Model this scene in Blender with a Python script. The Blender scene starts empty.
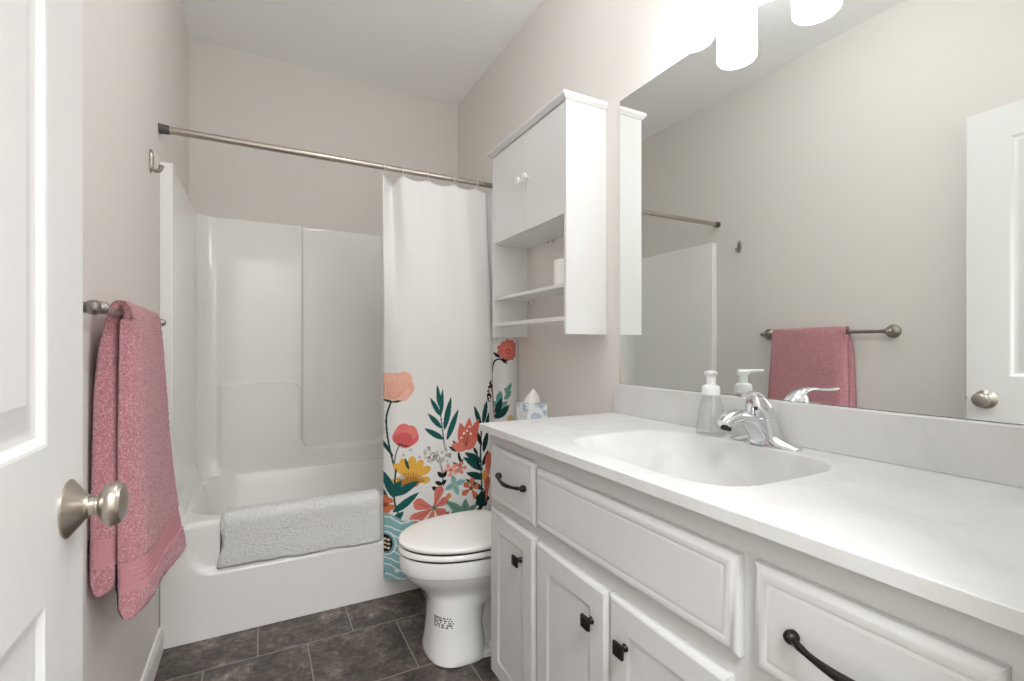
import bpy, bmesh, math, random
import numpy as np
from mathutils import Vector
from mathutils.bvhtree import BVHTree

random.seed(7)
rng = np.random.default_rng(7)
sc = bpy.context.scene
COL = sc.collection
PI = math.pi

# ------------------------------------------------------------------ camera, world, light, exposure
W, D, H = 1.524, 3.063, 2.780          # room width, back wall, ceiling
TY = 2.204                             # front plane of the tub
FPX, CYPX, YAW = 480.256, 346.947, 0.48403
CAM = (0.3315, 0.0, 1.1374)
cam = bpy.data.cameras.new('camera')
cam.sensor_fit = 'HORIZONTAL'; cam.sensor_width = 36.0
cam.lens = FPX / 1024 * 36.0
cam.shift_y = (CYPX - 340.5) / 1024
cam.clip_start = 0.01
cam_o = bpy.data.objects.new('camera', cam)
cam_o.location = CAM; cam_o.rotation_euler = (PI / 2, 0, -YAW)
COL.objects.link(cam_o); sc.camera = cam_o

world = bpy.data.worlds.new('world'); sc.world = world
world.use_nodes = True
bgn = world.node_tree.nodes['Background']
bgn.inputs[0].default_value = (0.75, 0.82, 0.9, 1); bgn.inputs[1].default_value = 0.3

SHADE_GLOW = 14.0                       # emission of the three vanity shades


def area_light(name, loc, size, power, rot=(0, 0, 0), color=(1, 1, 1), size_y=None):
    l = bpy.data.lights.new(name, 'AREA'); l.energy = power; l.size = size; l.color = color
    if size_y: l.shape = 'RECTANGLE'; l.size_y = size_y
    o = bpy.data.objects.new(name, l); o.location = loc; o.rotation_euler = rot
    COL.objects.link(o); return o


area_light('hall_fill_light', (0.45, -0.75, 2.7), 0.9, 77, color=(0.945, 0.974, 1))  # added fill from the hall side, out of view and without a fixture
_l = bpy.data.lights.new('bathroom_fill_light', 'POINT'); _l.energy = 7.0; _l.shadow_soft_size = 0.10; _l.color = (0.945, 0.974, 1)  # added fill point under the ceiling, unseen, no fixture behind it
_o = bpy.data.objects.new('bathroom_fill_light', _l); _o.location = (0.80, 1.15, 2.65); COL.objects.link(_o)

sc.view_settings.view_transform = 'Standard'
sc.view_settings.look = 'None'
sc.view_settings.gamma = 1.0
sc.view_settings.use_curve_mapping = False
sc.view_settings.exposure = 0.23
sc.cycles.use_denoising = True
sc.cycles.max_bounces = 14
sc.cycles.diffuse_bounces = 8
sc.cycles.glossy_bounces = 8
sc.cycles.transmission_bounces = 12
sc.cycles.sample_clamp_indirect = 4.0
sc.cycles.caustics_reflective = True
sc.cycles.blur_glossy = 0.5
sc.cycles.caustics_refractive = False


# ------------------------------------------------------------------ materials
def lin(c):
    return tuple((x / 255 / 12.92) if x / 255 <= 0.04045 else ((x / 255 + 0.055) / 1.055) ** 2.4 for x in c)


def mat(name, rgb, rough=0.5, metal=0.0, spec=0.5, bump=None, trans=0.0, ior=1.45, coat=0.0, emit=None, sss=0.0):
    m = bpy.data.materials.new(name); m.use_nodes = True
    nt = m.node_tree; b = nt.nodes['Principled BSDF']
    b.inputs['Base Color'].default_value = (*lin(rgb), 1)
    b.inputs['Roughness'].default_value = rough
    b.inputs['Metallic'].default_value = metal
    b.inputs['Specular IOR Level'].default_value = spec
    b.inputs['Transmission Weight'].default_value = trans
    b.inputs['IOR'].default_value = ior
    b.inputs['Coat Weight'].default_value = coat
    if emit:
        b.inputs['Emission Color'].default_value = (*emit[0], 1)
        b.inputs['Emission Strength'].default_value = emit[1]
    if bump:
        tc = nt.nodes.new('ShaderNodeTexCoord'); n = nt.nodes.new('ShaderNodeTexNoise'); bp = nt.nodes.new('ShaderNodeBump')
        n.inputs['Scale'].default_value = bump[0]; n.inputs['Detail'].default_value = bump[3] if len(bump) > 3 else 3
        bp.inputs['Strength'].default_value = bump[1]; bp.inputs['Distance'].default_value = bump[2]
        nt.links.new(tc.outputs['Object'], n.inputs['Vector'])
        nt.links.new(n.outputs['Fac'], bp.inputs['Height'])
        nt.links.new(bp.outputs['Normal'], b.inputs['Normal'])
    return m


def noise_color(m, scale, stops, detail=5, stretch=(1, 1, 1), distortion=0.0, rough=0.6):
    nt = m.node_tree; b = nt.nodes['Principled BSDF']
    tc = nt.nodes.new('ShaderNodeTexCoord'); mp = nt.nodes.new('ShaderNodeMapping'); n = nt.nodes.new('ShaderNodeTexNoise')
    r = nt.nodes.new('ShaderNodeValToRGB')
    mp.inputs['Scale'].default_value = stretch
    n.inputs['Scale'].default_value = scale; n.inputs['Detail'].default_value = detail
    n.inputs['Roughness'].default_value = rough; n.inputs['Distortion'].default_value = distortion
    el = r.color_ramp.elements
    while len(el) < len(stops): el.new(0.5)
    for e, (p, c) in zip(el, stops): e.position = p; e.color = (*lin(c), 1)
    nt.links.new(tc.outputs['Object'], mp.inputs['Vector']); nt.links.new(mp.outputs['Vector'], n.inputs['Vector'])
    nt.links.new(n.outputs['Fac'], r.inputs['Fac']); nt.links.new(r.outputs['Color'], b.inputs['Base Color'])
    return r


WALL = (226, 221.5, 216.5)
M = {}
M['wall'] = mat('greige_wall_paint', WALL, 0.75, spec=0.25, bump=(220, 0.08, 0.002))
M['ceiling'] = mat('white_ceiling_paint', (252, 252, 252), 0.9, spec=0.1, bump=(70, 0.35, 0.004))
M['trim'] = mat('white_trim_paint', (238, 236, 232), 0.35)
M['door'] = mat('white_door_paint', (230, 229, 228), 0.4, bump=(90, 0.05, 0.001))
M['cabinet'] = mat('white_vanity_paint', (208, 207.5, 206.5), 0.38)
M['melamine'] = mat('white_melamine', (229, 228, 227), 0.35)
M['fiberglass'] = mat('white_fiberglass', (245, 244, 242), 0.12, coat=0.3)
M['porcelain'] = mat('white_porcelain', (242, 242, 241), 0.07, coat=0.5)
M['lid'] = mat('white_seat_plastic', (244, 243, 240), 0.16)
M['gap_shade'] = mat('dark_gap_shade', (60, 55, 52), 0.8)  # dark colour for the shade in the toilet seat gaps
M['nickel'] = mat('brushed_nickel', (186, 178, 168), 0.3, metal=1.0)
M['nickel_dark'] = mat('satin_nickel', (160, 154, 147), 0.34, metal=1.0)
M['grey_cap'] = mat('dark_grey_rod_cap', (92, 90, 88), 0.45, metal=0.5)
M['chrome'] = mat('polished_chrome', (225, 226, 228), 0.05, metal=1.0)
M['bronze'] = mat('oil_rubbed_bronze', (46, 42, 40), 0.36, metal=0.7)
M['plastic'] = mat('white_pump_plastic', (246, 246, 246), 0.3)
def clear_plastic(name):
    mm = mat(name, (250, 252, 253), 0.03); nt_ = mm.node_tree
    tr = nt_.nodes.new('ShaderNodeBsdfTransparent'); tr.inputs['Color'].default_value = (0.985, 0.987, 0.987, 1)
    gl = nt_.nodes.new('ShaderNodeBsdfGlossy'); gl.inputs['Roughness'].default_value = 0.03
    lw = nt_.nodes.new('ShaderNodeLayerWeight'); lw.inputs['Blend'].default_value = 0.5
    pw = nt_.nodes.new('ShaderNodeMath'); pw.operation = 'POWER'; pw.inputs[1].default_value = 3.5
    fr = nt_.nodes.new('ShaderNodeMath'); fr.operation = 'MULTIPLY_ADD'; fr.inputs[1].default_value = 0.42; fr.inputs[2].default_value = 0.05
    nt_.links.new(lw.outputs['Facing'], pw.inputs[0]); nt_.links.new(pw.outputs[0], fr.inputs[0])
    ms = nt_.nodes.new('ShaderNodeMixShader')
    nt_.links.new(fr.outputs[0], ms.inputs[0]); nt_.links.new(tr.outputs[0], ms.inputs[1]); nt_.links.new(gl.outputs[0], ms.inputs[2])
    nt_.links.new(ms.outputs[0], nt_.nodes['Material Output'].inputs['Surface'])
    return mm


M['clear'] = clear_plastic('clear_thin_plastic')
M['paper'] = mat('white_paper', (246, 244, 240), 0.9, spec=0.1)
M['kraft'] = mat('cardboard_core', (170, 140, 108), 0.9, spec=0.1)
M['ink'] = mat('black_ink', (40, 40, 42), 0.7)
M['mirror'] = mat('mirror_silvering', (240, 243, 241), 0.0, metal=1.0)
M['glass_edge'] = mat('mirror_edge_glass', (150, 165, 158), 0.1)
M['shade'] = mat('lit_opal_glass', (250, 250, 250), 0.3, emit=((0.965, 0.985, 1.0), SHADE_GLOW))
M['hook_plastic'] = mat('white_ring_plastic', (232, 232, 232), 0.35)
M['hall'] = mat('hall_paint', (226, 224, 220), 0.8, spec=0.2)
M['dark'] = mat('dark_metal_hole', (25, 25, 25), 0.6)

m = M['marble'] = mat('cultured_marble', (240, 238, 234), 0.34, spec=0.35)
noise_color(m, 6.0, [(0.36, (206, 205, 203)), (0.50, (212, 212, 211)), (0.66, (216, 216, 215))], 8, distortion=0.8)

m = M['terry_pink'] = mat('pink_terry', (205, 130, 142), 0.95, spec=0.05, bump=(420, 0.9, 0.004))
noise_color(m, 260, [(0.3, (172, 112, 122)), (0.52, (207, 144, 153)), (0.72, (234, 188, 194))], 3)
m.node_tree.nodes['Principled BSDF'].inputs['Sheen Weight'].default_value = 0.35
m = M['terry_band'] = mat('pink_woven_band', (200, 142, 150), 0.8, spec=0.1, bump=(300, 0.3, 0.002))
m = M['terry_white'] = mat('white_terry', (236, 236, 234), 0.95, spec=0.05, bump=(330, 0.8, 0.004))

m = M['tissue_box'] = mat('printed_card', (235, 238, 240), 0.5)
noise_color(m, 26, [(0.42, (236, 240, 240)), (0.52, (222, 230, 232)), (0.6, (150, 172, 205)), (0.68, (205, 216, 214))], 3)

# floor: square slate-look tiles, joints at measured places
m = M['floor'] = mat('slate_tile', (90, 80, 74), 0.42)
nt = m.node_tree; b = nt.nodes['Principled BSDF']
tc = nt.nodes.new('ShaderNodeTexCoord'); mp = nt.nodes.new('ShaderNodeMapping'); br = nt.nodes.new('ShaderNodeTexBrick')
mp.inputs['Location'].default_value = (-0.326 - 0.169 + 0.338 * 20, -1.997 + 0.335 * 20, 0)
br.offset = 0.5; br.inputs['Scale'].default_value = 1.0
br.inputs['Brick Width'].default_value = 0.338; br.inputs['Row Height'].default_value = 0.335
br.inputs['Mortar Size'].default_value = 0.0022; br.inputs['Mortar Smooth'].default_value = 0.2
br.inputs['Color1'].default_value = (0.0, 0.0, 0.0, 1); br.inputs['Color2'].default_value = (1, 1, 1, 1)
br.inputs['Mortar'].default_value = (0.5, 0.5, 0.5, 1); br.inputs['Bias'].default_value = 0.0
n1 = nt.nodes.new('ShaderNodeTexNoise'); n1.inputs['Scale'].default_value = 7.5; n1.inputs['Detail'].default_value = 12; n1.inputs['Roughness'].default_value = 0.76; n1.inputs['Distortion'].default_value = 0.35
cmb = nt.nodes.new('ShaderNodeVectorMath'); cmb.operation = 'MULTIPLY_ADD'; cmb.inputs[1].default_value = (9.0, 5.0, 7.0)
nt.links.new(tc.outputs['Object'], mp.inputs['Vector']); nt.links.new(mp.outputs['Vector'], br.inputs['Vector'])
nt.links.new(br.outputs['Color'], cmb.inputs[0]); nt.links.new(tc.outputs['Object'], cmb.inputs[2])
nt.links.new(cmb.outputs['Vector'], n1.inputs['Vector'])
rp = nt.nodes.new('ShaderNodeValToRGB'); el = rp.color_ramp.elements
for _ in range(3): el.new(0.5)
for e, (p_, c_) in zip(el, [(0.38, (42, 37, 34)), (0.455, (72, 64, 59)), (0.515, (92, 83, 77)), (0.575, (124, 113, 105)), (0.66, (184, 172, 161))]):
    e.position = p_; e.color = (*lin(c_), 1)
n2 = nt.nodes.new('ShaderNodeTexNoise'); n2.inputs['Scale'].default_value = 42.0; n2.inputs['Detail'].default_value = 8; n2.inputs['Roughness'].default_value = 0.7; n2.inputs['Distortion'].default_value = 0.6
nmx = nt.nodes.new('ShaderNodeMix'); nmx.data_type = 'FLOAT'; nmx.inputs[0].default_value = 0.34
nt.links.new(cmb.outputs['Vector'], n2.inputs['Vector']); nt.links.new(n1.outputs['Fac'], nmx.inputs[2]); nt.links.new(n2.outputs['Fac'], nmx.inputs[3])
nt.links.new(nmx.outputs[0], rp.inputs['Fac'])
mx = nt.nodes.new('ShaderNodeMix'); mx.data_type = 'RGBA'
nt.links.new(br.outputs['Fac'], mx.inputs[0]); nt.links.new(rp.outputs['Color'], mx.inputs[6])
mx.inputs[7].default_value = (*lin((150, 142, 132)), 1)
nt.links.new(mx.outputs[2], b.inputs['Base Color'])
bp = nt.nodes.new('ShaderNodeBump'); bp.inputs['Strength'].default_value = 0.35; bp.inputs['Distance'].default_value = 0.004
nt.links.new(n1.outputs['Fac'], bp.inputs['Height']); nt.links.new(bp.outputs['Normal'], b.inputs['Normal'])

# curtain cloth reads its print from the mesh
m = M['curtain'] = mat('printed_polyester', (240, 239, 237), 0.75, spec=0.15, bump=(500, 0.08, 0.001))
at_ = m.node_tree.nodes.new('ShaderNodeAttribute'); at_.attribute_name = 'print'
m.node_tree.links.new(at_.outputs['Color'], m.node_tree.nodes['Principled BSDF'].inputs['Base Color'])


# ------------------------------------------------------------------ mesh helpers
class MB:
    def __init__(self): self.v = []; self.f = []; self.mi = []

    def add(self, verts, faces, mi=0):
        o = len(self.v)
        self.v += [tuple(float(c) for c in p) for p in verts]
        self.f += [tuple(i + o for i in f) for f in faces]
        self.mi += [mi] * len(faces)
        return self

    def bm(self, bmh, mi=0):
        bmh.verts.ensure_lookup_table(); bmh.verts.index_update()
        self.add([v.co[:] for v in bmh.verts], [[v.index for v in f.verts] for f in bmh.faces], mi); bmh.free(); return self

    def box(self, x0, y0, z0, x1, y1, z1, bev=0.0, seg=2, mi=0):
        bmh = bmesh.new(); bmesh.ops.create_cube(bmh, size=1.0)
        for v in bmh.verts:
            v.co = Vector(((x0 + x1) / 2 + v.co.x * (x1 - x0), (y0 + y1) / 2 + v.co.y * (y1 - y0), (z0 + z1) / 2 + v.co.z * (z1 - z0)))
        if bev > 0:
            bmesh.ops.bevel(bmh, geom=bmh.edges[:], offset=bev, segments=seg, profile=0.5, affect='EDGES')
        return self.bm(bmh, mi)

    def loft(self, rings, cap0=True, cap1=True, mi=0):
        n = len(rings[0]); V = [p for r in rings for p in r]; F = []
        for i in range(len(rings) - 1):
            for j in range(n):
                k = (j + 1) % n
                F.append((i * n + j, i * n + k, (i + 1) * n + k, (i + 1) * n + j))
        if cap0: F.append(tuple(range(n))[::-1])
        if cap1: F.append(tuple((len(rings) - 1) * n + j for j in range(n)))
        return self.add(V, F, mi)

    def tube(self, pts, r, n=16, mi=0, cap=True, flat=1.0, up=None):
        pts = [Vector(p) for p in pts]; N = len(pts)
        rs = r if isinstance(r, (list, tuple)) else [r] * N
        rings = []; prev = None
        for i, p in enumerate(pts):
            t = (pts[min(i + 1, N - 1)] - pts[max(i - 1, 0)]).normalized()
            if prev is None:
                a = Vector(up) if up else (Vector((0, 0, 1)) if abs(t.z) < 0.9 else Vector((0, 1, 0)))
                u = (a - t * a.dot(t)).normalized()
            else:
                u = (prev - t * prev.dot(t)).normalized()
            prev = u; w = t.cross(u)
            rings.append([p + (u * math.cos(2 * PI * j / n) * flat + w * math.sin(2 * PI * j / n)) * rs[i] for j in range(n)])
        return self.loft(rings, cap, cap, mi)

    def lathe(self, prof, org, axis=(0, 0, 1), n=32, mi=0, cap0=True, cap1=True, sx=1.0):
        a = Vector(axis).normalized(); o = Vector(org)
        u = (Vector((0, 0, 1)) if abs(a.z) < 0.9 else Vector((1, 0, 0))); u = (u - a * u.dot(a)).normalized(); w = a.cross(u)
        rings = [[o + a * h + (u * math.cos(2 * PI * j / n) + w * math.sin(2 * PI * j / n) * sx) * max(r, 1e-5) for j in range(n)] for r, h in prof]
        return self.loft(rings, cap0, cap1, mi)

    def grid(self, P, close_u=False, mi=0, flip=False):
        nu, nv = len(P), len(P[0]); V = [p for r in P for p in r]; F = []
        for i in range(nu if close_u else nu - 1):
            for j in range(nv - 1):
                a = i * nv + j; b_ = ((i + 1) % nu) * nv + j
                F.append((a, a + 1, b_ + 1, b_) if flip else (a, b_, b_ + 1, a + 1))
        return self.add(V, F, mi)

    def build(self, name, mats, parent=None, loc=None, angle=35, recalc=True):
        """one mesh object; its verts were given in room coordinates"""
        if not isinstance(mats, (list, tuple)): mats = [mats]
        root = parent
        off = Vector((0, 0, 0))
        p = parent
        while p is not None: off += Vector(p.location); p = p.parent
        if parent is None and loc is not None: off = Vector(loc)
        me = bpy.data.meshes.new(name)
        me.from_pydata([(x - off.x, y - off.y, z - off.z) for x, y, z in self.v], [], self.f)
        for mm in mats: me.materials.append(mm)
        if len(mats) > 1: me.polygons.foreach_set('material_index', self.mi)
        if recalc:
            bmh = bmesh.new(); bmh.from_mesh(me); bmesh.ops.recalc_face_normals(bmh, faces=bmh.faces); bmh.to_mesh(me); bmh.free()
        me.polygons.foreach_set('use_smooth', [True] * len(me.polygons))
        me.set_sharp_from_angle(angle=math.radians(angle))
        o = bpy.data.objects.new(name, me); COL.objects.link(o)
        if angle < 100:
            wn = o.modifiers.new('weighted_normal', 'WEIGHTED_NORMAL'); wn.keep_sharp = True; wn.weight = 100
        if parent is not None: o.parent = parent
        else: o.location = off
        return o


def tag(o, label=None, cat=None, group=None, kind=None):
    if label: o['label'] = label
    if cat: o['category'] = cat
    if group: o['group'] = group
    if kind: o['kind'] = kind
    return o


def thing(name, label, cat, loc, group=None):
    o = bpy.data.objects.new(name, None); o.empty_display_size = 0.05
    o.location = loc; COL.objects.link(o)
    return tag(o, label, cat, group)


def struct(name, mb, m_, label=None, cat=None, **kw):
    return tag(mb.build(name, m_, **kw), label, cat, None, 'structure')


def sstep(a, b_, x):
    t = min(1.0, max(0.0, (x - a) / (b_ - a))); return t * t * (3 - 2 * t)


def lerp(a, b_, t): return a + (b_ - a) * t


def catmull(pts, n):
    """n samples, evenly spaced along the chain, through 2-D/3-D control points"""
    P = [np.array(p, float) for p in pts]; P = [2 * P[0] - P[1]] + P + [2 * P[-1] - P[-2]]
    out = []
    for i in range(1, len(P) - 2):
        for t in np.linspace(0, 1, 40, endpoint=False):
            a, b_, c, d = P[i - 1:i + 3]
            out.append(0.5 * ((2 * b_) + (-a + c) * t + (2 * a - 5 * b_ + 4 * c - d) * t * t + (-a + 3 * b_ - 3 * c + d) * t ** 3))
    out.append(P[-2]); out = np.array(out)
    s = np.r_[0, np.cumsum(np.linalg.norm(np.diff(out, axis=0), axis=1))]
    q = np.linspace(0, s[-1], n)
    return np.stack([np.interp(q, s, out[:, k]) for k in range(out.shape[1])], 1)


# ------------------------------------------------------------------ the setting
HY0, HX0, HX1 = -1.7, -0.7, 2.3            # hall behind the doorway
FY = 0.115                                  # room face of the entry wall
T = 0.1
struct('floor', MB().box(HX0 - T, HY0 - T, -0.1, HX1 + T, D + T, 0.0), M['floor'], 'dark brown slate-look tile floor with pale grout', 'floor')
struct('ceiling', MB().box(HX0 - T, HY0 - T, H, HX1 + T, D + T, H + 0.1), M['ceiling'], 'white textured ceiling', 'ceiling')
struct('wall_left', MB().box(-T, 0.0, 0, 0, D + T, H), M['wall'], 'greige wall behind the towel bar and open door', 'wall')
struct('wall_right', MB().box(W, 0.0, 0, W + T, D + T, H), M['wall'], 'greige wall behind the mirror and wall cabinet', 'wall')
struct('wall_back', MB().box(0, D, 0, W, D + T, H), M['wall'], 'greige wall above the bathtub surround', 'wall')
DX0, DX1, DZ = 0.112, 0.888, 2.105
w = MB().box(0, 0.0, 0, DX0, FY, H).box(DX1, 0.0, 0, W, FY, H).box(DX0, 0.0, DZ, DX1, FY, H)
struct('wall_front', w, M['wall'], 'greige entry wall with the doorway', 'wall')
c = MB()
c.box(DX1 - 0.012, -0.012, 0, DX1, FY + 0.004, DZ, 0.002)                      # jamb lining
c.box(DX0, -0.012, DZ - 0.012, DX1, FY + 0.004, DZ, 0.002)
c.box(DX1, FY, 0, DX1 + 0.05, FY + 0.012, DZ + 0.05, 0.004)
c.box(DX0 - 0.05, FY, DZ, DX1 + 0.05, FY + 0.012, DZ + 0.05, 0.004)
c.box(DX1, -0.012, 0, DX1 + 0.05, 0, DZ + 0.05, 0.004).box(DX0 - 0.05, -0.012, 0, DX0, 0, DZ + 0.05, 0.004)
struct('trim_1', c, M['trim'], 'white door casing round the entry doorway', 'door trim')
struct('wall_hall_back', MB().box(HX0, HY0 - T, 0, HX1, HY0, H), M['hall'], 'pale hallway wall opposite the doorway', 'wall')
struct('wall_hall_left', MB().box(HX0 - T, HY0 - T, 0, HX0, 0, H), M['hall'], 'pale hallway wall at the left end', 'wall')
struct('wall_hall_right', MB().box(HX1, HY0 - T, 0, HX1 + T, 0, H), M['hall'], 'pale hallway wall at the right end', 'wall')
w = MB().box(HX0, 0.0, 0, -T, FY, H).box(W + T, 0.0, 0, HX1, FY, H)
struct('wall_hall_front', w, M['hall'], 'hallway wall beside the bathroom doorway', 'wall')


def baseboard(x0, nx, y0, y1):
    prof = [(0, 0), (0.013, 0), (0.013, 0.062), (0.010, 0.074), (0.0075, 0.079), (0.006, 0.088), (0, 0.09)]
    return MB().loft([[(x0 + nx * px, y, pz) for px, pz in prof] for y in (y0, y1)])


struct('baseboard_left', baseboard(0.0, 1, FY + 0.014, TY - 0.004), M['trim'], 'white baseboard along the wall under the towel', 'baseboard', angle=50)
struct('baseboard_right', baseboard(W, -1, 1.395, TY - 0.004), M['trim'], 'white baseboard behind the toilet', 'baseboard', angle=50)

# door, swung open against the left wall
dx0, dx1, dy0, dy1, dz0, dz1 = 0.075, 0.11, 0.125, 0.885, 0.012, 2.088


def door_face(mb, sx, x):
    """panelled face: sx=+1 looks to the room"""
    ys = [dy0, dy0 + 0.128, dy1 - 0.128, dy1]
    zs = [dz0, 0.23, 0.838, 1.02, 1.965, dz1]
    for i in range(3):
        for j in range(5):
            y0, y1, z0, z1 = ys[i], ys[i + 1], zs[j], zs[j + 1]
            if i == 1 and j in (1, 3):
                prof = [(0, 0), (0.004, -0.001), (0.012, -0.007), (0.018, -0.0085), (0.026, -0.0085), (0.052, -0.002), (0.056, -0.001)]
                rings = [[(x + sx * d, y0 + s, z0 + s), (x + sx * d, y1 - s, z0 + s), (x + sx * d, y1 - s, z1 - s), (x + sx * d, y0 + s, z1 - s)] for s, d in prof]
                mb.loft(rings, cap0=False, cap1=True)
            else:
                mb.add([(x, y0, z0), (x, y1, z0), (x, y1, z1), (x, y0, z1)], [(0, 1, 2, 3)])


dm = MB(); door_face(dm, 1, dx1); door_face(dm, -1, dx0)
dm.add([(dx0, dy0, dz0), (dx1, dy0, dz0), (dx1, dy1, dz0), (dx0, dy1, dz0), (dx0, dy0, dz1), (dx1, dy0, dz1), (dx1, dy1, dz1), (dx0, dy1, dz1)],
       [(0, 1, 2, 3), (4, 5, 6, 7), (0, 1, 5, 4), (2, 3, 7, 6)])
dbm = MB(); dbm.v, dbm.f, dbm.mi = dm.v, [f for f in dm.f], dm.mi
door = tag(dbm.build('door_1', M['door'], loc=(dx1, dy0, 0), angle=20), 'white panelled door standing open along the left wall', 'door', None, 'structure')
ky, kz = 0.826, 0.926
MB().lathe([(0.0375, 0), (0.0375, 0.002), (0.036, 0.0035), (0.030, 0.008), (0.022, 0.0145), (0.0165, 0.0185), (0.0155, 0.0210), (0.0148, 0.0218)], (dx1, ky, kz), (1, 0, 0), 40).build('rosette', M['nickel'], door)
MB().lathe([(0.0125, 0.021), (0.0125, 0.028), (0.0118, 0.0284), (0.0118, 0.0315), (0.013, 0.0325), (0.020, 0.0345), (0.0260, 0.0385), (0.0288, 0.0440), (0.0292, 0.0480),
            (0.0276, 0.0530), (0.0267, 0.0540), (0.025, 0.0570), (0.018, 0.0602), (0.009, 0.0618), (0.001, 0.0622)], (dx1, ky, kz), (1, 0, 0), 40).build('door_knob', M['nickel'], door)
MB().lathe([(0.0375, 0), (0.0375, 0.003), (0.028, 0.012), (0.016, 0.020)], (dx0, ky, kz), (-1, 0, 0), 32).lathe(
    [(0.012, 0.018), (0.013, 0.028), (0.024, 0.033), (0.028, 0.042), (0.026, 0.050), (0.001, 0.054)], (dx0, ky, kz), (-1, 0, 0), 32).build('back_knob', M['nickel'], door)
MB().box(dx0 + 0.006, dy1 - 0.0005, kz - 0.028, dx1 - 0.006, dy1 + 0.0015, kz + 0.028, 0.0006).box(dx0 + 0.011, dy1, kz - 0.008, dx1 - 0.011, dy1 + 0.007, kz + 0.008, 0.002).build('latch_plate', M['nickel_dark'], door)
for hz in (0.22, 1.05, 1.88):
    MB().lathe([(0.006, -0.045), (0.006, 0.045)], (dx1 + 0.003, dy0 - 0.003, hz), (0, 0, 1), 14).build('hinge', M['nickel_dark'], door)

# ------------------------------------------------------------------ bathtub with its surround
tub = thing('bathtub', 'white one-piece bathtub with moulded surround walls', 'bathtub', (W / 2, TY, 0))
RIM = 0.452
TOPZ = 1.833
SX = 0.04                                    # thickness of the surround at its edges
x_l, x_r, y_b = SX, W - SX, D - 0.04


def rrect_sd(px, pz, x0, x1, z0, z1, r):
    cx, cz = (x0 + x1) / 2, (z0 + z1) / 2
    qx, qz = abs(px - cx) - (x1 - x0) / 2 + r, abs(pz - cz) - (z1 - z0) / 2 + r
    return math.hypot(max(qx, 0), max(qz, 0)) + min(max(qx, qz), 0) - r


# plan path along the inner wall faces: left wall, rounded corner, back, rounded corner, right wall
R = 0.085
path = []
for y in np.linspace(TY + 0.012, y_b - R, 26): path.append((x_l, y, 1, 0, 'l'))
for a in np.linspace(0, PI / 2, 12)[1:-1]: path.append((x_l + R - R * math.cos(a), y_b - R + R * math.sin(a), math.cos(a), -math.sin(a), 'c'))
for x in np.linspace(x_l + R, x_r - R, 240): path.append((x, y_b, 0, -1, 'b'))
for a in np.linspace(PI / 2, 0, 12)[1:-1]: path.append((x_r - R + R * math.cos(a), y_b - R + R * math.sin(a), -math.cos(a), -math.sin(a), 'c'))
for y in np.linspace(y_b - R, TY + 0.012, 26): path.append((x_r, y, -1, 0, 'r'))
zrows = list(np.linspace(0.30, 0.50, 9)) + list(np.linspace(0.505, 1.0, 130)) + list(np.linspace(1.04, TOPZ - 0.012, 26)) + [TOPZ - 0.006, TOPZ - 0.002, TOPZ]


def hfield(x, y, z, side):
    h = 0.0
    if side == 'b':
        # tall recessed panel in the middle, open to the top, rounded lower corners
        sd = rrect_sd(x, z, 0.548, 1.015, 0.545, 2.6, 0.065)
        rec = 1 - sstep(-0.010, 0.003, sd)
        h -= 0.018 * rec
        # lower part stands forward beside and below the panel, rounded shoulders
        sd2 = min(rrect_sd(x, z, -0.1, 0.549, -0.5, 0.938, 0.065), rrect_sd(x, z, 1.014, W + 0.1, -0.5, 0.938, 0.065), rrect_sd(x, z, -0.1, W + 0.1, -0.5, 0.60, 0.02))
        h += 0.024 * (1 - sstep(-0.011, 0.003, sd2)) * (1 - rec) * sstep(0.125, 0.165, x) * sstep(0.125, 0.165, W - x)
    # lower skirt flares to the tub deck
    if z < 0.56: h = max(h, 0.03 * (1 - sstep(0.40, 0.56, z)) * sstep(TY + 0.012, TY + 0.16, y))
    # rolled top edge
    h -= 0.002 * sstep(TOPZ - 0.004, TOPZ, z)
    return h


P = []
for (x, y, nx, ny, sd) in path:
    col = [(x + nx * hfield(x, y, z, sd), y + ny * hfield(x, y, z, sd), z) for z in zrows]
    # cap back to the wall
    bx = 0.002 if nx > 0.02 else (W - 0.002 if nx < -0.02 else x)
    by = D - 0.002 if ny < -0.02 else y
    col.append((bx, by, TOPZ)); col.append((bx, by, TOPZ - 0.02))
    P.append(col)
s = MB().grid(P)
# front flanges, left and right
for sx, xa, xb in ((1, 0.0015, SX), (-1, W - 0.0015, W - SX)):
    ring = lambda z, e=0.0: [(xa, TY + 0.02, z), (xa, TY + e, z), (xb - sx * 0.002, TY + e, z), (xb + sx * 0.0003, TY + 0.002 + e, z), (xb + sx * 0.0003, TY + 0.02, z)]
    s.loft([ring(z) for z in (0.44, 1.0, TOPZ - 0.004)] + [ring(TOPZ, 0.004)])
s.build('surround', M['fiberglass'], tub, angle=35)

# basin, rim and apron as one unfolded grid
xs = sorted(set([round(float(v), 5) for v in np.r_[np.linspace(0.002, W - 0.002, 150)]]))


def apron_rec(x, z):
    sd = rrect_sd(x, z, 0.082, W - 0.082, 0.246, 1.2, 0.10)
    return 0.018 * (1 - sstep(-0.026, 0.003, sd))


def basin_z(x, y):
    sd = rrect_sd(x, y, 0.085, W - 0.085, TY + 0.085, D - 0.085, 0.16)
    dpt = 0.34 * (1 - (1 - min(1, max(0, (-sd) / 0.17))) ** 2.6)
    lip = 0.0
    return RIM - dpt - lip


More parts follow.
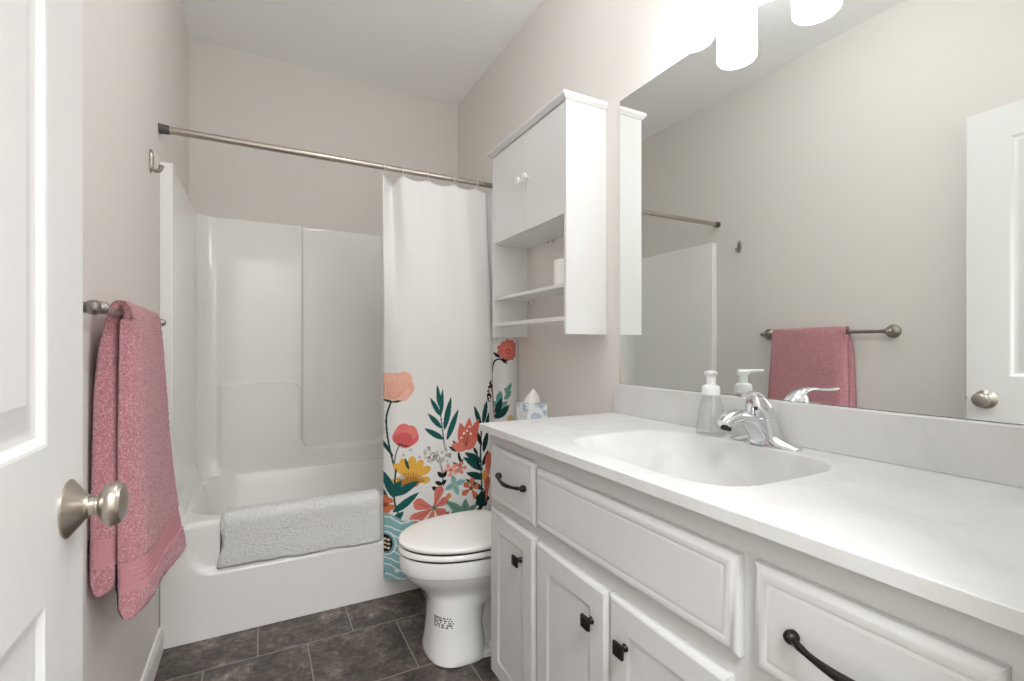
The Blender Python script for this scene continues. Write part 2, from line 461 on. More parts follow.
rr = 0.022
P = []
for x in xs:
    colp = [(x, TY + 0.012, 0.0)]
    for z in [0.002] + list(np.linspace(0.02, 0.2, 8)) + list(np.linspace(0.21, 0.31, 26)) + list(np.linspace(0.33, RIM - rr, 8)):
        colp.append((x, TY + apron_rec(x, z), z))
    e = apron_rec(x, RIM - rr)
    for a in np.linspace(0, PI / 2, 7)[1:]:
        colp.append((x, TY + e + rr * (1 - math.cos(a)), RIM - rr + rr * math.sin(a)))
    for y in np.linspace(TY + 0.055, D - 0.03, 80):
        colp.append((x, float(y), basin_z(x, y)))
    P.append(colp)
MB().grid(P).build('tub_shell', M['fiberglass'], tub, angle=50)
# drain and overflow at the right end
MB().lathe([(0.03, 0), (0.03, 0.003), (0.02, 0.005), (0.001, 0.005)], (W - 0.34, 2.6, basin_z(W - 0.34, 2.6) + 0.001), (0, 0, 1), 24).build('drain', M['chrome'], tub)

# ------------------------------------------------------------------ shower rod and rings
RY, RZ = TY - 0.012, 1.950
rod = thing('shower_curtain_rod', 'brushed metal shower curtain rod with dark end cap spanning the tub', 'curtain rod', (W / 2, RY, RZ))
MB().tube([(0.03, RY, RZ), (0.80, RY, RZ), (W - 0.03, RY, RZ)], 0.0125, 24).build('tube', M['nickel'], rod)
MB().tube([(0.03, RY, RZ), (0.62, RY, RZ)], 0.0138, 24).build('outer_sleeve', M['nickel'], rod)
for sx, xx in ((1, 0.0), (-1, W)):
    MB().lathe([(0.0195, 0.0005), (0.0195, 0.005), (0.0175, 0.009), (0.0168, 0.03), (0.0155, 0.0335)], (xx, RY, RZ), (sx, 0, 0), 28).build('end_cap', M['grey_cap'], rod)

ringx = [0.833, 0.915, 1.035, 1.165, 1.285, 1.395, 1.480]
ordn = ['first from the left', 'second from the left', 'third from the left', 'fourth from the left', 'fifth from the left', 'sixth from the left, near the wall cabinet', 'last on the right, behind the wall cabinet']
ring0 = None
for i, x in enumerate(ringx):
    if ring0 is None:
        pts = [(x + 0.002 * math.sin(a), RY + 0.0165 * math.sin(a), RZ - 0.006 + 0.0215 * math.cos(a)) for a in np.linspace(0, 2 * PI, 33)]
        ring0 = MB().tube(pts, 0.0016, 8).build('curtain_ring', M['hook_plastic'], loc=(x, RY, RZ))
        o = ring0
    else:
        o = ring0.copy(); COL.objects.link(o); o.location = (x, RY, RZ)
    tag(o, 'thin white curtain ring on the shower rod, ' + ordn[i], 'curtain ring', 'rings holding the shower curtain')

# ------------------------------------------------------------------ shower curtain
low = [(0.832, 0.008), (0.837, -0.014), (0.90, -0.058), (1.02, -0.074), (1.16, -0.078), (1.27, -0.074), (1.325, -0.064), (1.352, -0.046), (1.362, -0.024), (1.372, -0.012), (1.386, -0.016), (1.402, -0.036), (1.430, -0.048), (1.465, -0.046), (1.493, -0.034)]
top = [(0.826, -0.004), (0.836, 0.004), (0.880, 0.060), (0.915, -0.004), (0.99, -0.012), (1.035, -0.004), (1.10, -0.014), (1.165, -0.004), (1.225, -0.016), (1.285, -0.004), (1.335, -0.010), (1.355, 0.012), (1.395, -0.002), (1.44, -0.016), (1.50, -0.004)]
NU = 330
pl, pt_ = catmull(low, NU), catmull(top, NU)
ZB, ZT = 0.088, 1.928
zz = np.r_[np.linspace(ZB, 1.26, 520), np.linspace(1.275, ZT, 46)]
bl = np.clip((zz - 1.05) / (ZT - 1.05), 0, 1); bl = bl * bl * (3 - 2 * bl); bl = bl ** 1.3
X = pl[:, None, 0] * (1 - bl) + pt_[:, None, 0] * bl
Y = TY + pl[:, None, 1] * (1 - bl) + pt_[:, None, 1] * bl
Y = Y + 0.004 * np.sin(X * 34 + 0.8) * np.clip((1.6 - zz[None]) / 1.5, 0, 1)
Y = np.where(zz[None] < 0.30, np.minimum(Y, TY - 0.006), Y); Y = np.where((zz[None] >= 0.30) & (zz[None] < 0.40), np.minimum(Y, TY - 0.006 + 0.014 * (zz[None] - 0.30) / 0.10), Y)
sag = np.zeros(NU)
for a, b_ in zip(ringx[:-1], ringx[1:]):
    k = (pt_[:, 0] > a) & (pt_[:, 0] < b_); sag[k] = np.sin((pt_[k, 0] - a) / (b_ - a) * PI) * 0.16 * (b_ - a)
Z = np.repeat(zz[None], NU, 0) - sag[:, None] * np.clip((zz[None] - 1.5) / (ZT - 1.5), 0, 1) ** 2


# the print: shapes traced on the cloth plane
def uv(u, v, y=2.137):
    a = (u - 512) / FPX; b_ = -(v - CYPX) / FPX; s_, c_ = math.sin(YAW), math.cos(YAW)
    dx, dy = s_ + a * c_, c_ - a * s_; t = y / dy
    return (CAM[0] + dx * t, CAM[2] + b_ * t)


PX = 0.0046
shapes = []


def poly(pts, col):
    g = sum(col) / 3; col = [g + 0.86 * (c_ - g) + 4 for c_ in col]      # dyes are slightly muted
    shapes.append((np.array(pts), lin(col)))


def leaf(tip, base, w, col, bend=0.0):
    a, b_ = np.array(uv(*base)), np.array(uv(*tip)); d = b_ - a; n = np.array((-d[1], d[0])); L = np.hypot(*d); n = n / L
    w = w * PX; pts = []
    for sgn in (1, -1):
        tt = np.linspace(0, 1, 14) if sgn == 1 else np.linspace(1, 0, 14)
        for t in tt:
            prof = math.sin(PI * t ** 0.85) ** 0.8 if 0 < t < 1 else 0
            pts.append(a + d * t + n * (sgn * w / 2 * prof + bend * PX * math.sin(PI * t)))
    poly(pts, col)


def petal(tip, base, w, col, k=0.72):
    """blunt petal, widest near the tip"""
    a, b_ = np.array(uv(*base)), np.array(uv(*tip)); d = b_ - a; n = np.array((-d[1], d[0])); n = n / np.hypot(*d); w = w * PX
    pts = []
    for sgn in (1, -1):
        for t in (np.linspace(0, 1, 14) if sgn == 1 else np.linspace(1, 0, 14)):
            prof = (t / k) ** 0.9 if t < k else math.sqrt(max(0, 1 - ((t - k) / (1 - k)) ** 2))
            pts.append(a + d * t + n * sgn * w / 2 * max(prof, 0.12))
    poly(pts, col)


def stroke(pts, w, col):
    q = catmull([uv(*p) for p in pts], 24); d = np.gradient(q, axis=0); n = np.stack([-d[:, 1], d[:, 0]], 1); n /= np.linalg.norm(n, axis=1)[:, None]
    h = w * PX / 2
    poly(np.r_[q + n * h, (q - n * h)[::-1]], col)


def dot(u, v, r, col, sx=1.0, wob=0.0, ph=0.0, lobes=5, rot=0.0):
    c_ = np.array(uv(u, v)); pts = []
    for a in np.linspace(0, 2 * PI, 40, endpoint=False):
        q = r * PX * (1 + wob * math.cos(lobes * a + ph)); x, z = q * math.cos(a) * sx, q * math.sin(a)
        pts.append(c_ + np.array((x * math.cos(rot) - z * math.sin(rot), x * math.sin(rot) + z * math.cos(rot))))
    poly(pts, col)


TEAL, DK, BLK = (24, 92, 88), (20, 70, 66), (28, 30, 34)
CORAL, PEACH, YEL, AQUA = (224, 106, 88), (238, 166, 142), (236, 176, 62), (130, 190, 188)
# stems
stroke([(393, 402), (389, 420), (391, 445), (396, 470)], 1.5, DK)
stroke([(400, 446), (397, 455), (395.5, 466)], 1.2, (90, 120, 110))
leaf((381, 436), (395, 458), 3.2, DK)
# peach poppy
dot(398.5, 387.5, 14.2, (240, 172, 148), 1.08, 0.035, 0.6, 6)
dot(391, 380, 7.0, (246, 188, 166)); dot(405, 379.5, 7.5, (243, 180, 157)); dot(398, 391, 10.5, (244, 184, 162), 1.15)
for k in range(-4, 5): stroke([(394 + k * 0.8, 399), (397 + k * 2.2, 390), (398.5 + k * 3.0, 380 + abs(k) * 0.8)], 0.5, (228, 148, 124))
leaf((385.5, 400.5), (395, 403), 2.4, DK); leaf((402.5, 401), (393, 403), 2.2, DK)
# coral bud
dot(406.5, 436.5, 11.4, (228, 98, 98), 1.06, 0.04, 2.0, 5)
dot(404, 430.5, 6.5, (234, 112, 108)); dot(411, 433, 6.5, (232, 120, 112)); dot(404, 440, 7.0, (218, 88, 90), 1.2)
leaf((398, 444), (404, 446), 1.8, (70, 60, 60)); leaf((409, 446), (402, 446), 1.6, (70, 60, 60))
# fern
stroke([(438.5, 402), (440.5, 420), (444, 448)], 1.2, TEAL)
for tp, bs, w_ in [((436.3, 384.5), (438.8, 407), 4.6), ((441.8, 388.5), (440.2, 415), 4.4), ((429.5, 397.5), (439.6, 415.5), 5.0), ((427, 413), (441, 428), 5.4), ((423.8, 428), (443, 439), 6.0), ((450.3, 396.5), (443.5, 430), 6.4), ((457.6, 408.5), (446, 440), 6.2)]:
    leaf(tp, bs, w_, TEAL)
# grey sprig
for k in range(46):
    a, r = rng.uniform(0, 2 * PI), 11 * math.sqrt(rng.uniform(0, 1))
    dot(437 + r * 1.2 * math.cos(a), 454 + r * 0.9 * math.sin(a), rng.uniform(0.8, 1.9), [(168, 166, 158), (196, 194, 188), (134, 134, 126), (205, 200, 190)][k % 4])
stroke([(438, 455), (441, 468), (443, 486)], 1.0, (150, 150, 142)); stroke([(432, 452), (438, 462), (441, 470)], 0.8, (150, 150, 142)); stroke([(446, 452), (441, 462)], 0.8, (150, 150, 142))
for u, v in [(404, 455.5), (419.5, 457), (427.5, 460.5), (411, 450)]: dot(u, v, 1.5, (186, 184, 194))
# right hand foliage
stroke([(481, 428), (480, 455), (482, 500)], 1.8, DK); stroke([(483, 420), (484.5, 404)], 1.2, DK)
for tp, bs, w_, c_ in [((473, 405), (481, 428), 5.4, DK), ((487, 400), (482.5, 424), 6.0, DK), ((489.5, 412), (485, 432), 5.4, DK), ((474, 428), (481.5, 446), 5, BLK), ((488, 430), (483, 452), 6.5, (14, 50, 48)),
                       ((463.5, 452), (482, 462), 7.5, DK), ((462, 456.5), (483, 470), 7.5, (16, 84, 78)), ((465, 472), (484, 478), 7.5, DK), ((488.5, 450), (482, 466), 5, BLK), ((464, 478), (484, 490), 5.5, DK)]:
    leaf(tp, bs, w_, c_)
for tp, bs in [((452, 440), (458, 448)), ((448, 446), (456, 451)), ((457, 452), (460, 462)), ((462, 458), (459, 468)), ((452, 462), (458, 466)), ((472, 446), (477, 455)), ((476, 458), (479, 470))]: leaf(tp, bs, 3.2, BLK)
stroke([(454, 444), (459, 456), (458, 472)], 1.0, BLK)
dot(491, 391, 12, BLK, 0.36, rot=-0.16)
for k in range(22): dot(491 + rng.uniform(-3.4, 3.4), 391 + rng.uniform(-10, 10), rng.uniform(0.7, 1.2), (236, 234, 230))
# coral lily
for tp, bs, w_, c_ in [((459.5, 422), (464, 449), 11, (218, 104, 86)), ((478, 418.5), (466, 449), 11, (214, 98, 80)), ((468.5, 417), (465, 449), 11, CORAL), ((450.5, 444.5), (466, 448), 10, (228, 116, 98)), ((477, 437), (463, 449), 10, (222, 108, 90))]:
    leaf(tp, bs, w_, c_)
for u, v in [(466, 430.5), (468.5, 426.5), (463, 433), (469.5, 433.5), (460.5, 437.5)]: dot(u, v, 1.2, (250, 238, 228)); stroke([(u, v), (465, 446)], 0.5, (140, 60, 50))
# small peach and coral flowers
for k in range(5):
    a = 2 * PI * k / 5 + 0.4; petal((450 + 7.5 * math.cos(a), 469.5 + 7 * math.sin(a)), (450, 469.5), 5.4, (238, 160, 142))
dot(450, 469.5, 1.6, (200, 96, 86))
for k in range(5):
    a = 2 * PI * k / 5; petal((459.5 + 6 * math.cos(a), 467 + 6.6 * math.sin(a)), (459.5, 467), 4, (226, 128, 108))
# yellow flower
for tp, w_ in [((393.5, 482), 6), ((395.5, 464.5), 7.5), ((402, 459), 8), ((412.5, 456), 8.5), ((422, 459.5), 8.5), ((429.8, 466), 8), ((429.5, 479), 7.5)]:
    petal(tp, (411, 481), w_, YEL)
leaf((405, 457.5), (409, 470), 3, DK)
for k in range(13):
    a = PI * (1.08 + 0.84 * k / 12); stroke([(411, 482), (411 + 11 * math.cos(a), 483 + 8.5 * math.sin(a)), (411 + 13.5 * math.cos(a), 482 + 9.5 * math.sin(a))], 0.7, (70, 48, 30))
dot(411, 482.5, 5.5, (190, 120, 40), 1.7)
# teal leaves under it
stroke([(397, 470), (395.5, 500), (401, 520)], 1.6, DK)
for tp, bs, w_ in [((419, 480.5), (394, 497), 8.5), ((386.8, 474), (396, 500), 7.5), ((419, 492), (394, 514), 7.5), ((404, 512), (395, 522), 6), ((402, 481), (395, 492), 7), ((383, 487), (391, 508), 5)]:
    leaf(tp, bs, w_, TEAL)
leaf((383, 478), (386, 484), 3, BLK); leaf((383.5, 470), (386, 477), 2.5, (180, 90, 90))
for k in range(6):
    a = 2 * PI * k / 6 + 0.3; petal((388 + 8 * math.cos(a), 507 + 9.5 * math.sin(a)), (388, 507), 6, (216, 112, 68))
dot(388, 508, 2.2, (150, 62, 50))
# black leaf pairs
stroke([(441, 468), (442, 480), (437, 496)], 0.9, BLK)
for tp, bs in [((436.5, 471), (442, 477)), ((446, 470.5), (442, 477)), ((434, 481), (441, 484)), ((445.5, 479), (441, 484)), ((431, 486), (437, 490)), ((443, 488), (438, 492))]: leaf(tp, bs, 4.4, BLK)
# aqua flower
for tp in [(451.5, 474.5), (464.5, 479.5), (457.5, 494.5), (444, 489)]: leaf(tp, (454, 484), 6.2, AQUA); stroke([(454, 484), tp], 0.5, (84, 140, 136))
dot(454, 484, 1.6, (226, 180, 90))
# big coral flower
for tp, w_ in [((440, 485), 10), ((413.5, 503), 12), ((447, 498), 9), ((410, 523), 12), ((444, 515), 11), ((428, 528), 10)]: petal(tp, (433, 507), w_, (226, 118, 102))
for tp in [(439, 489), (417, 504), (444, 500), (415, 519), (441, 512)]: stroke([(433, 507), tp], 0.7, (204, 88, 76))
dot(433.5, 507, 3.2, (160, 150, 110)); dot(433.5, 507, 1.8, (110, 120, 90))
dot(448, 495.5, 2.8, (220, 140, 70)); stroke([(448, 498), (446, 505)], 0.7, (150, 110, 60)); dot(446.5, 513.5, 2.5, (190, 80, 66))
# orange flower, green flower, dark clump
for k, tp in enumerate([(471.5, 477), (478, 485), (476, 498), (461, 494), (463, 482.5)]): petal(tp, (470, 487.5), 6.4, (208, 112, 76))
dot(470, 487.5, 1.8, (120, 60, 40))
for tp, w_ in [((464.5, 498), 8), ((476, 504), 7.5), ((445.5, 500.5), 8), ((478, 512), 7), ((450, 512), 7)]: leaf(tp, (463.5, 513), w_, (104, 154, 134)); stroke([(463.5, 513), tp], 0.6, (66, 112, 98))
dot(482, 499, 8.5, (14, 58, 54), 1.0, 0.12, 0.5, 7)
leaf((470, 516), (484, 504), 4, BLK); leaf((489, 484), (482, 500), 6, (14, 58, 54))
petal((489.5, 452), (487, 484), 9, (222, 110, 84)); petal((484, 470), (488, 492), 8, (232, 160, 66)); petal((488, 476), (486, 502), 8, (206, 96, 70))
# aqua swirl ground at the hem
poly([uv(*p) for p in [(381, 517), (392, 516), (404, 521), (413, 522), (420, 530), (440, 534), (455, 528), (475, 532), (496, 526), (496, 590), (381, 590)]], (132, 186, 190))
for k in range(9):
    v0 = 521 + k * 8; stroke([(381, v0 + 3), (391, v0 - 2 + 2 * (k % 2)), (402, v0 + 3), (416, v0 - 1), (434, v0 + 4), (462, v0 - 2), (496, v0 + 3)], 1.4, (224, 236, 235))
for u, v, r in [(388, 547, 8.6), (430, 556, 8), (468, 548, 8)]:
    dot(u, v, r + 3.4, (222, 236, 236), 0.74); dot(u, v, r + 2.0, (112, 172, 178), 0.74); dot(u, v, r, BLK, 0.7)
    for k in range(9): dot(u + (k % 3 - 1) * 2.7, v + (k // 3 - 1) * 4.2, 1.2, (236, 212, 170))
dot(386, 577, 1.8, BLK); dot(398, 572, 2.0, (224, 236, 236))
# narrow hanging end beside the wall
for k in range(11):
    a = 2 * PI * k / 11; petal((510.5 + 10.0 * math.cos(a), 350 + 11 * math.sin(a)), (510.5, 350), 6.5, (222, 108, 98))
dot(510.5, 350, 7.5, (230, 118, 104)); dot(509.5, 351.5, 3.0, (206, 74, 66)); dot(509.5, 351.5, 1.6, (232, 130, 116))
stroke([(509, 361), (503, 359), (498, 364), (495, 385)], 1.6, BLK); leaf((498, 352), (503, 358), 3, BLK); leaf((509, 364), (503, 359), 3, BLK)
stroke([(496, 374), (497, 392), (499, 418)], 1.6, (160, 100, 110))
for tp, bs in [((503, 391), (502, 405)), ((513.5, 383), (507, 394)), ((506, 388), (512, 396)), ((509, 401), (503, 408)), ((498, 402), (504, 410)), ((513, 391), (506, 400))]: leaf(tp, bs, 5.6, (96, 156, 142))
leaf((511, 405), (499, 420), 7.5, DK); leaf((504, 398), (500, 415), 5, (14, 60, 56)); dot(512, 419, 4, (214, 190, 120))
for tp, bs in [((498, 440), (508, 425)), ((514, 432), (506, 448)), ((500, 460), (510, 448)), ((514, 470), (502, 486)), ((498, 500), (508, 484))]: leaf(tp, bs, 8, TEAL)
for k in range(7):
    a = 2 * PI * k / 7; petal((507 + 9 * math.cos(a), 510 + 11 * math.sin(a)), (507, 510), 7, CORAL)

colr = np.empty((NU, len(zz), 3)); colr[:] = lin((234, 234, 232))
Xp = X + 0.0; Zp = Z + 0.0
for pts, cc in shapes:
    x0, z0 = pts.min(0); x1, z1 = pts.max(0)
    i0 = np.searchsorted(zz, z0); i1 = np.searchsorted(zz, z1) + 1
    if i1 <= i0: continue
    xs_, zs_ = Xp[:, i0:i1], Zp[:, i0:i1]
    box = (xs_ >= x0) & (xs_ <= x1)
    if not box.any(): continue
    qx, qz = xs_[box], zs_[box]; ins = np.zeros(len(qx), bool)
    for (ax, az), (bx, bz) in zip(pts, np.roll(pts, -1, 0)):
        cnd = (az > qz) != (bz > qz)
        if cnd.any():
            with np.errstate(divide='ignore', invalid='ignore'):
                ins ^= cnd & (qx < (bx - ax) * (qz - az) / (bz - az) + ax)
    sub = colr[:, i0:i1]; k = np.zeros_like(box); k[box] = ins; sub[k] = cc
nz = len(zz)
me = bpy.data.meshes.new('shower_curtain')
idx = np.arange(NU * nz).reshape(NU, nz)
quads = np.stack([idx[:-1, :-1], idx[1:, :-1], idx[1:, 1:], idx[:-1, 1:]], -1).reshape(-1, 4)
org = np.array((1.16, TY, ZB))
co = np.stack([X, Y, Z], -1).reshape(-1, 3) - org
me.vertices.add(len(co)); me.vertices.foreach_set('co', co.ravel())
me.loops.add(quads.size); me.loops.foreach_set('vertex_index', quads.ravel())
me.polygons.add(len(quads)); me.polygons.foreach_set('loop_start', np.arange(0, quads.size, 4))
me.polygons.foreach_set('use_smooth', np.ones(len(quads), bool))
me.update(calc_edges=True)
ca = me.color_attributes.new('print', 'FLOAT_COLOR', 'POINT')
ca.data.foreach_set('color', np.concatenate([colr.reshape(-1, 3), np.ones((NU * nz, 1))], 1).ravel())
me.materials.append(M['curtain'])
cur = bpy.data.objects.new('shower_curtain', me); cur.location = org; COL.objects.link(cur)
sol = cur.modifiers.new('thickness', 'SOLIDIFY'); sol.thickness = 0.0012; sol.offset = 1
tag(cur, 'white shower curtain printed with colourful flowers along its lower half', 'shower curtain')

# ------------------------------------------------------------------ bath mat draped over the tub rim
def drape(mb_pts_fn, nu, nv): return [[mb_pts_fn(i / (nu - 1), j / (nv - 1)) for j in range(nv)] for i in range(nu)]


mx0, mx1 = 0.200, 0.822
e = 0.020
cross = [(TY + 0.012, 0.258), (TY + 0.012, 0.30), (TY + 0.016, 0.36), (TY + 0.0185, 0.43), (TY + 0.026, RIM - 0.002), (TY + 0.042, RIM + 0.006), (TY + 0.075, RIM + 0.003), (TY + 0.098, RIM - 0.03), (TY + 0.118, RIM - 0.09), (TY + 0.13, RIM - 0.13)]
cs = catmull(cross, 150)
tn = np.gradient(cs, axis=0); tn /= np.linalg.norm(tn, axis=1)[:, None]
nrm = np.stack([-tn[:, 1], tn[:, 0]], 1)       # outward: towards the camera / up
th = 0.017
NXM = 210
V = []; ring_n = 0
# closed ring: outer pass then inner pass
prof_o = [(cs[i] + nrm[i] * th * math.sin(min(1, min(i, 149 - i) / 6) * PI / 2) + nrm[i] * 0.002, 1) for i in range(150)]
prof_i = [(cs[i] + nrm[i] * 0.001, 0) for i in range(149, -1, -3)]
ringp = prof_o + prof_i
rows = []
for k in range(NXM):
    t = k / (NXM - 1); x = lerp(mx0, mx1, t)
    edge = math.sin(min(1, min(k, NXM - 1 - k) / 5) * PI / 2)
    wob = 0.0025 * math.sin(x * 23) + 0.0015 * math.sin(x * 61 + 1)
    row = []
    for (p_, o_), i in zip(ringp, range(len(ringp))):
        i_cs = i if o_ else 0
        y, z = p_
        if o_:
            base = cs[i] + nrm[i] * 0.002
            y = lerp(base[0], y, 0.25 + 0.75 * edge); z = lerp(base[1], z, 0.25 + 0.75 * edge)
            nn = nrm[i]; j = rng.normal(0, 0.0016)
            y += nn[0] * j; z += nn[1] * j
        hang = 1 - sstep(0.26, 0.42, z) if y < TY + 0.05 else 0
        xx = x + (0.006 * math.sin(z * 40) - 0.010 * hang if k < 3 else 0) + rng.normal(0, 0.0006)
        row.append((xx, y - 0.004 * hang * math.sin(x * 17 + 2) ** 2, z + wob * hang + hang * (-0.012 * (t - 0.5))))
    rows.append(row)
mm_ = MB().loft(rows)
tag(mm_.build('bath_mat', M['terry_white'], loc=((mx0 + mx1) / 2, TY + 0.03, RIM), angle=180), 'white terry bath mat draped over the front rim of the bathtub', 'bath mat')

# ------------------------------------------------------------------ towel bar, towel, hook on the left wall
BX, BZ, BY0, BY1 = 0.0505, 1.213, 1.192, 1.828
tb = thing('towel_bar', 'brushed nickel towel bar on the left wall holding the pink towel', 'towel bar', (0, (BY0 + BY1) / 2, BZ))
MB().tube([(BX, BY0, BZ), (BX, BY1, BZ)], 0.0085, 20).build('bar', M['nickel_dark'], tb)
for sy, y in ((-1, BY0), (1, BY1)):
    MB().lathe([(0.033, 0.0005), (0.033, 0.004), (0.029, 0.010), (0.018, 0.017), (0.0115, 0.026), (0.010, 0.042), (0.011, 0.052), (0.0125, 0.060), (0.011, 0.068), (0.006, 0.073), (0.001, 0.074)], (0, y, BZ), (1, 0, 0), 28).build('post', M['nickel_dark'], tb)
    MB().lathe([(0.0088, -0.030), (0.0105, -0.016), (0.0140, -0.004), (0.0150, 0.006), (0.0130, 0.015), (0.008, 0.021), (0.001, 0.0225)], (BX, y, BZ), (0, sy, 0), 28).build('finial', M['nickel_dark'], tb)

# pink towel: doubled cloth, one flap each side of the bar
TYa, TYb = 1.368, 1.768
NT, NL = 340, 130


def towel_profile():
    """centre line (x,z) with half thickness, from the wall-side hem over the bar to the room-side hem"""
    c_ = [(0.0265, 0.592, 0.0215), (0.0265, 0.70, 0.0220), (0.0265, 0.85, 0.0210), (0.0280, 1.02, 0.0190), (0.0320, 1.14, 0.0145), (0.0405, 1.205, 0.0105), (0.0455, 1.2300, 0.0085), (0.0530, 1.2345, 0.0085),
          (0.0610, 1.2290, 0.0095), (0.0655, 1.20, 0.0130), (0.0675, 1.12, 0.0175), (0.0690, 1.00, 0.0205), (0.0700, 0.86, 0.0220), (0.0715, 0.70, 0.0235), (0.0735, 0.58, 0.0250), (0.0750, 0.522, 0.0240)]
    return catmull(c_, NT)


tp_ = towel_profile()
tg = np.gradient(tp_[:, :2], axis=0); tg /= np.linalg.norm(tg, axis=1)[:, None]
tno = np.stack([-tg[:, 1], tg[:, 0]], 1)
rowsT = []
for k in range(NL):
    # stations packed closer at the two rounded folds
    u_ = k / (NL - 1); t = 0.55 * (0.5 - 0.5 * math.cos(PI * u_)) + 0.45 * u_
    row = []
    for side in (1, -1):
        order = range(NT) if side == 1 else range(NT - 1, -1, -1)
        for i in order:
            x, z, h = tp_[i]
            drop = max(0.0, 1.19 - z) / 0.7
            front = i > NT * 0.5
            dn_, df_ = t * (TYb - TYa), (1 - t) * (TYb - TYa)
            rn = math.sqrt(max(0.0, 1 - (1 - min(1, dn_ / (0.050 if front else 0.030))) ** 2.2))
            rfar = math.sqrt(max(0.0, 1 - (1 - min(1, df_ / 0.014)) ** 2))
            rim_ = min(1.0, min(dn_, df_) / 0.012)
            slim = lerp(1.0, 0.45, sstep(0.15, 1.0, t))       # the near side is a thick roll, the far side lies flatter
            ee = min(i, NT - 1 - i); rh = math.sqrt(max(0, 1 - (1 - min(1, ee / 9)) ** 2))
            hh = h * slim * (0.25 + 0.75 * rh) * (0.06 + 0.94 * rfar)
            if side == (1 if front else -1): hh = hh * (2.0 * rn - 0.97)      # the face to the room rolls over at the near edge
            else: hh = hh * (0.80 + 0.20 * rn)
            lo = 0.588 if front else 0.655
            inband = lo < z < lo + 0.064
            if inband: hh -= 0.0022 - 0.0009 * math.sin((z - lo) / 0.064 * 2 * PI * 5)
            j = 0 if inband else rng.normal(0, 0.0011) * rim_
            y = lerp(TYa, TYb, t)
            if front:
                x += (0.018 * drop + 0.034 * drop ** 3) * sstep(0.0, 1.0, t) + 0.004 * drop * math.sin(t * 9)
                y += drop * 0.022 * (t - 0.35)
                # a fold line runs down near the far edge
                gv = 0.0050 * math.exp(-((t - 0.80) / 0.018) ** 2) * min(1, drop * 2) if side == -1 else 0
            else:
                y += (0.008 * sstep(0.0, 0.10, drop) + 0.020 * drop) * (t - 0.95)
                gv = 0
            q = (x + tno[i][0] * side * (hh + j - gv), y + rng.normal(0, 0.0005) * rim_, z + tno[i][1] * side * (hh + j))
            row.append((max(q[0], 0.0025), q[1], q[2]))
    rowsT.append(row)
tm = MB(); tm.loft(rowsT)
# mark the faces of the woven bands
for fi, f in enumerate(tm.f):
    if len(f) != 4: continue
    zc_ = sum(tm.v[i][2] for i in f) / 4; xc_ = sum(tm.v[i][0] for i in f) / 4
    fr = xc_ > 0.0505
    lo = 0.588 if fr else 0.655
    if lo - 0.004 < zc_ < lo + 0.060: tm.mi[fi] = 1
tw = tm.build('bath_towel', [M['terry_pink'], M['terry_band']], loc=(BX, (TYa + TYb) / 2, 1.22), angle=180)
tag(tw, 'dusty pink terry towel folded over the towel bar', 'towel')

hk = thing('robe_hook', 'small nickel robe hook on the left wall above the tub corner', 'hook', (0, 2.03, 1.772))
HY = 2.030
pr_ = []
for sc_, xx in ((1.0, 0.0005), (1.0, 0.004), (0.82, 0.0085), (0.4, 0.0105), (0.02, 0.011)):
    pr_.append([(xx, HY + 0.0135 * sc_ * math.cos(a), 1.774 + 0.040 * (sc_ if sc_ > 0.5 else sc_ * 1.2) * math.sin(a)) for a in np.linspace(0, 2 * PI, 28, endpoint=False)])
MB().loft(pr_).build('back_plate', M['nickel_dark'], hk)
MB().tube(catmull([(0.006, HY, 1.752), (0.014, HY, 1.743), (0.023, HY, 1.743), (0.030, HY, 1.751), (0.033, HY, 1.765)], 24), [0.0062] * 19 + [0.0065, 0.0075, 0.0082, 0.0072, 0.003], 14).build('prong', M['nickel_dark'], hk)

# ------------------------------------------------------------------ over-toilet wall cabinet
cy0, cy1, cxf, cz0, cz1 = 1.477, 2.112, W - 0.190, 1.185, 2.056
wc = thing('wall_cabinet', 'white wall cabinet with two doors and open shelves above the toilet', 'cabinet', (W, (cy0 + cy1) / 2, cz0))
pt = 0.016
for y, near in ((cy0, True), (cy1 - pt, False)):
    p_ = MB().box(cxf, y, cz0, W - 0.001, y + pt, cz1, 0.0012, 1).build('side_panel', M['melamine'], wc)
    yo = y if near else y + pt
    sy = -1 if near else 1
    for z in (1.638, 1.374, 1.252):
        for x in (cxf + 0.028, W - 0.022):
            MB().lathe([(0.0042, 0), (0.0042, 0.0007), (0.0034, 0.0012), (0.001, 0.0012)], (x, yo, z), (0, sy, 0), 14).build('screw_cap', M['melamine'], p_)
cr = MB()
prof = [(0.0, 0.0), (0.004, 0.0), (0.008, 0.006), (0.013, 0.010), (0.016, 0.014), (0.018, 0.020), (0.018, 0.026), (0.0, 0.026)]
rings = []
for o_, z in [(0.0, 0), (0.004, 0.0), (0.008, 0.006), (0.013, 0.010), (0.017, 0.014), (0.018, 0.018), (0.018, 0.0255), (0.0165, 0.027)]:
    rings.append([(W - 0.001, cy0 - o_ * 0.5, cz1 + z), (cxf - o_, cy0 - o_ * 0.5, cz1 + z), (cxf - o_, cy1 + o_ * 1.6, cz1 + z), (W - 0.001, cy1 + o_ * 1.6, cz1 + z)])
cr.loft(rings); cr.build('crown', M['melamine'], wc, angle=60)
MB().box(cxf + 0.019, cy0 + pt, 1.630, W - 0.002, cy1 - pt, 1.644, 0.001, 1).build('cabinet_floor', M['melamine'], wc)
MB().box(W - 0.008, cy0 + pt, 1.646, W - 0.003, cy1 - pt, cz1 - 0.001).build('back_panel', M['melamine'], wc)
MB().box(cxf + 0.004, cy0 + pt, 1.362, W - 0.030, cy1 - pt, 1.376, 0.001, 1).build('shelf', M['melamine'], wc)
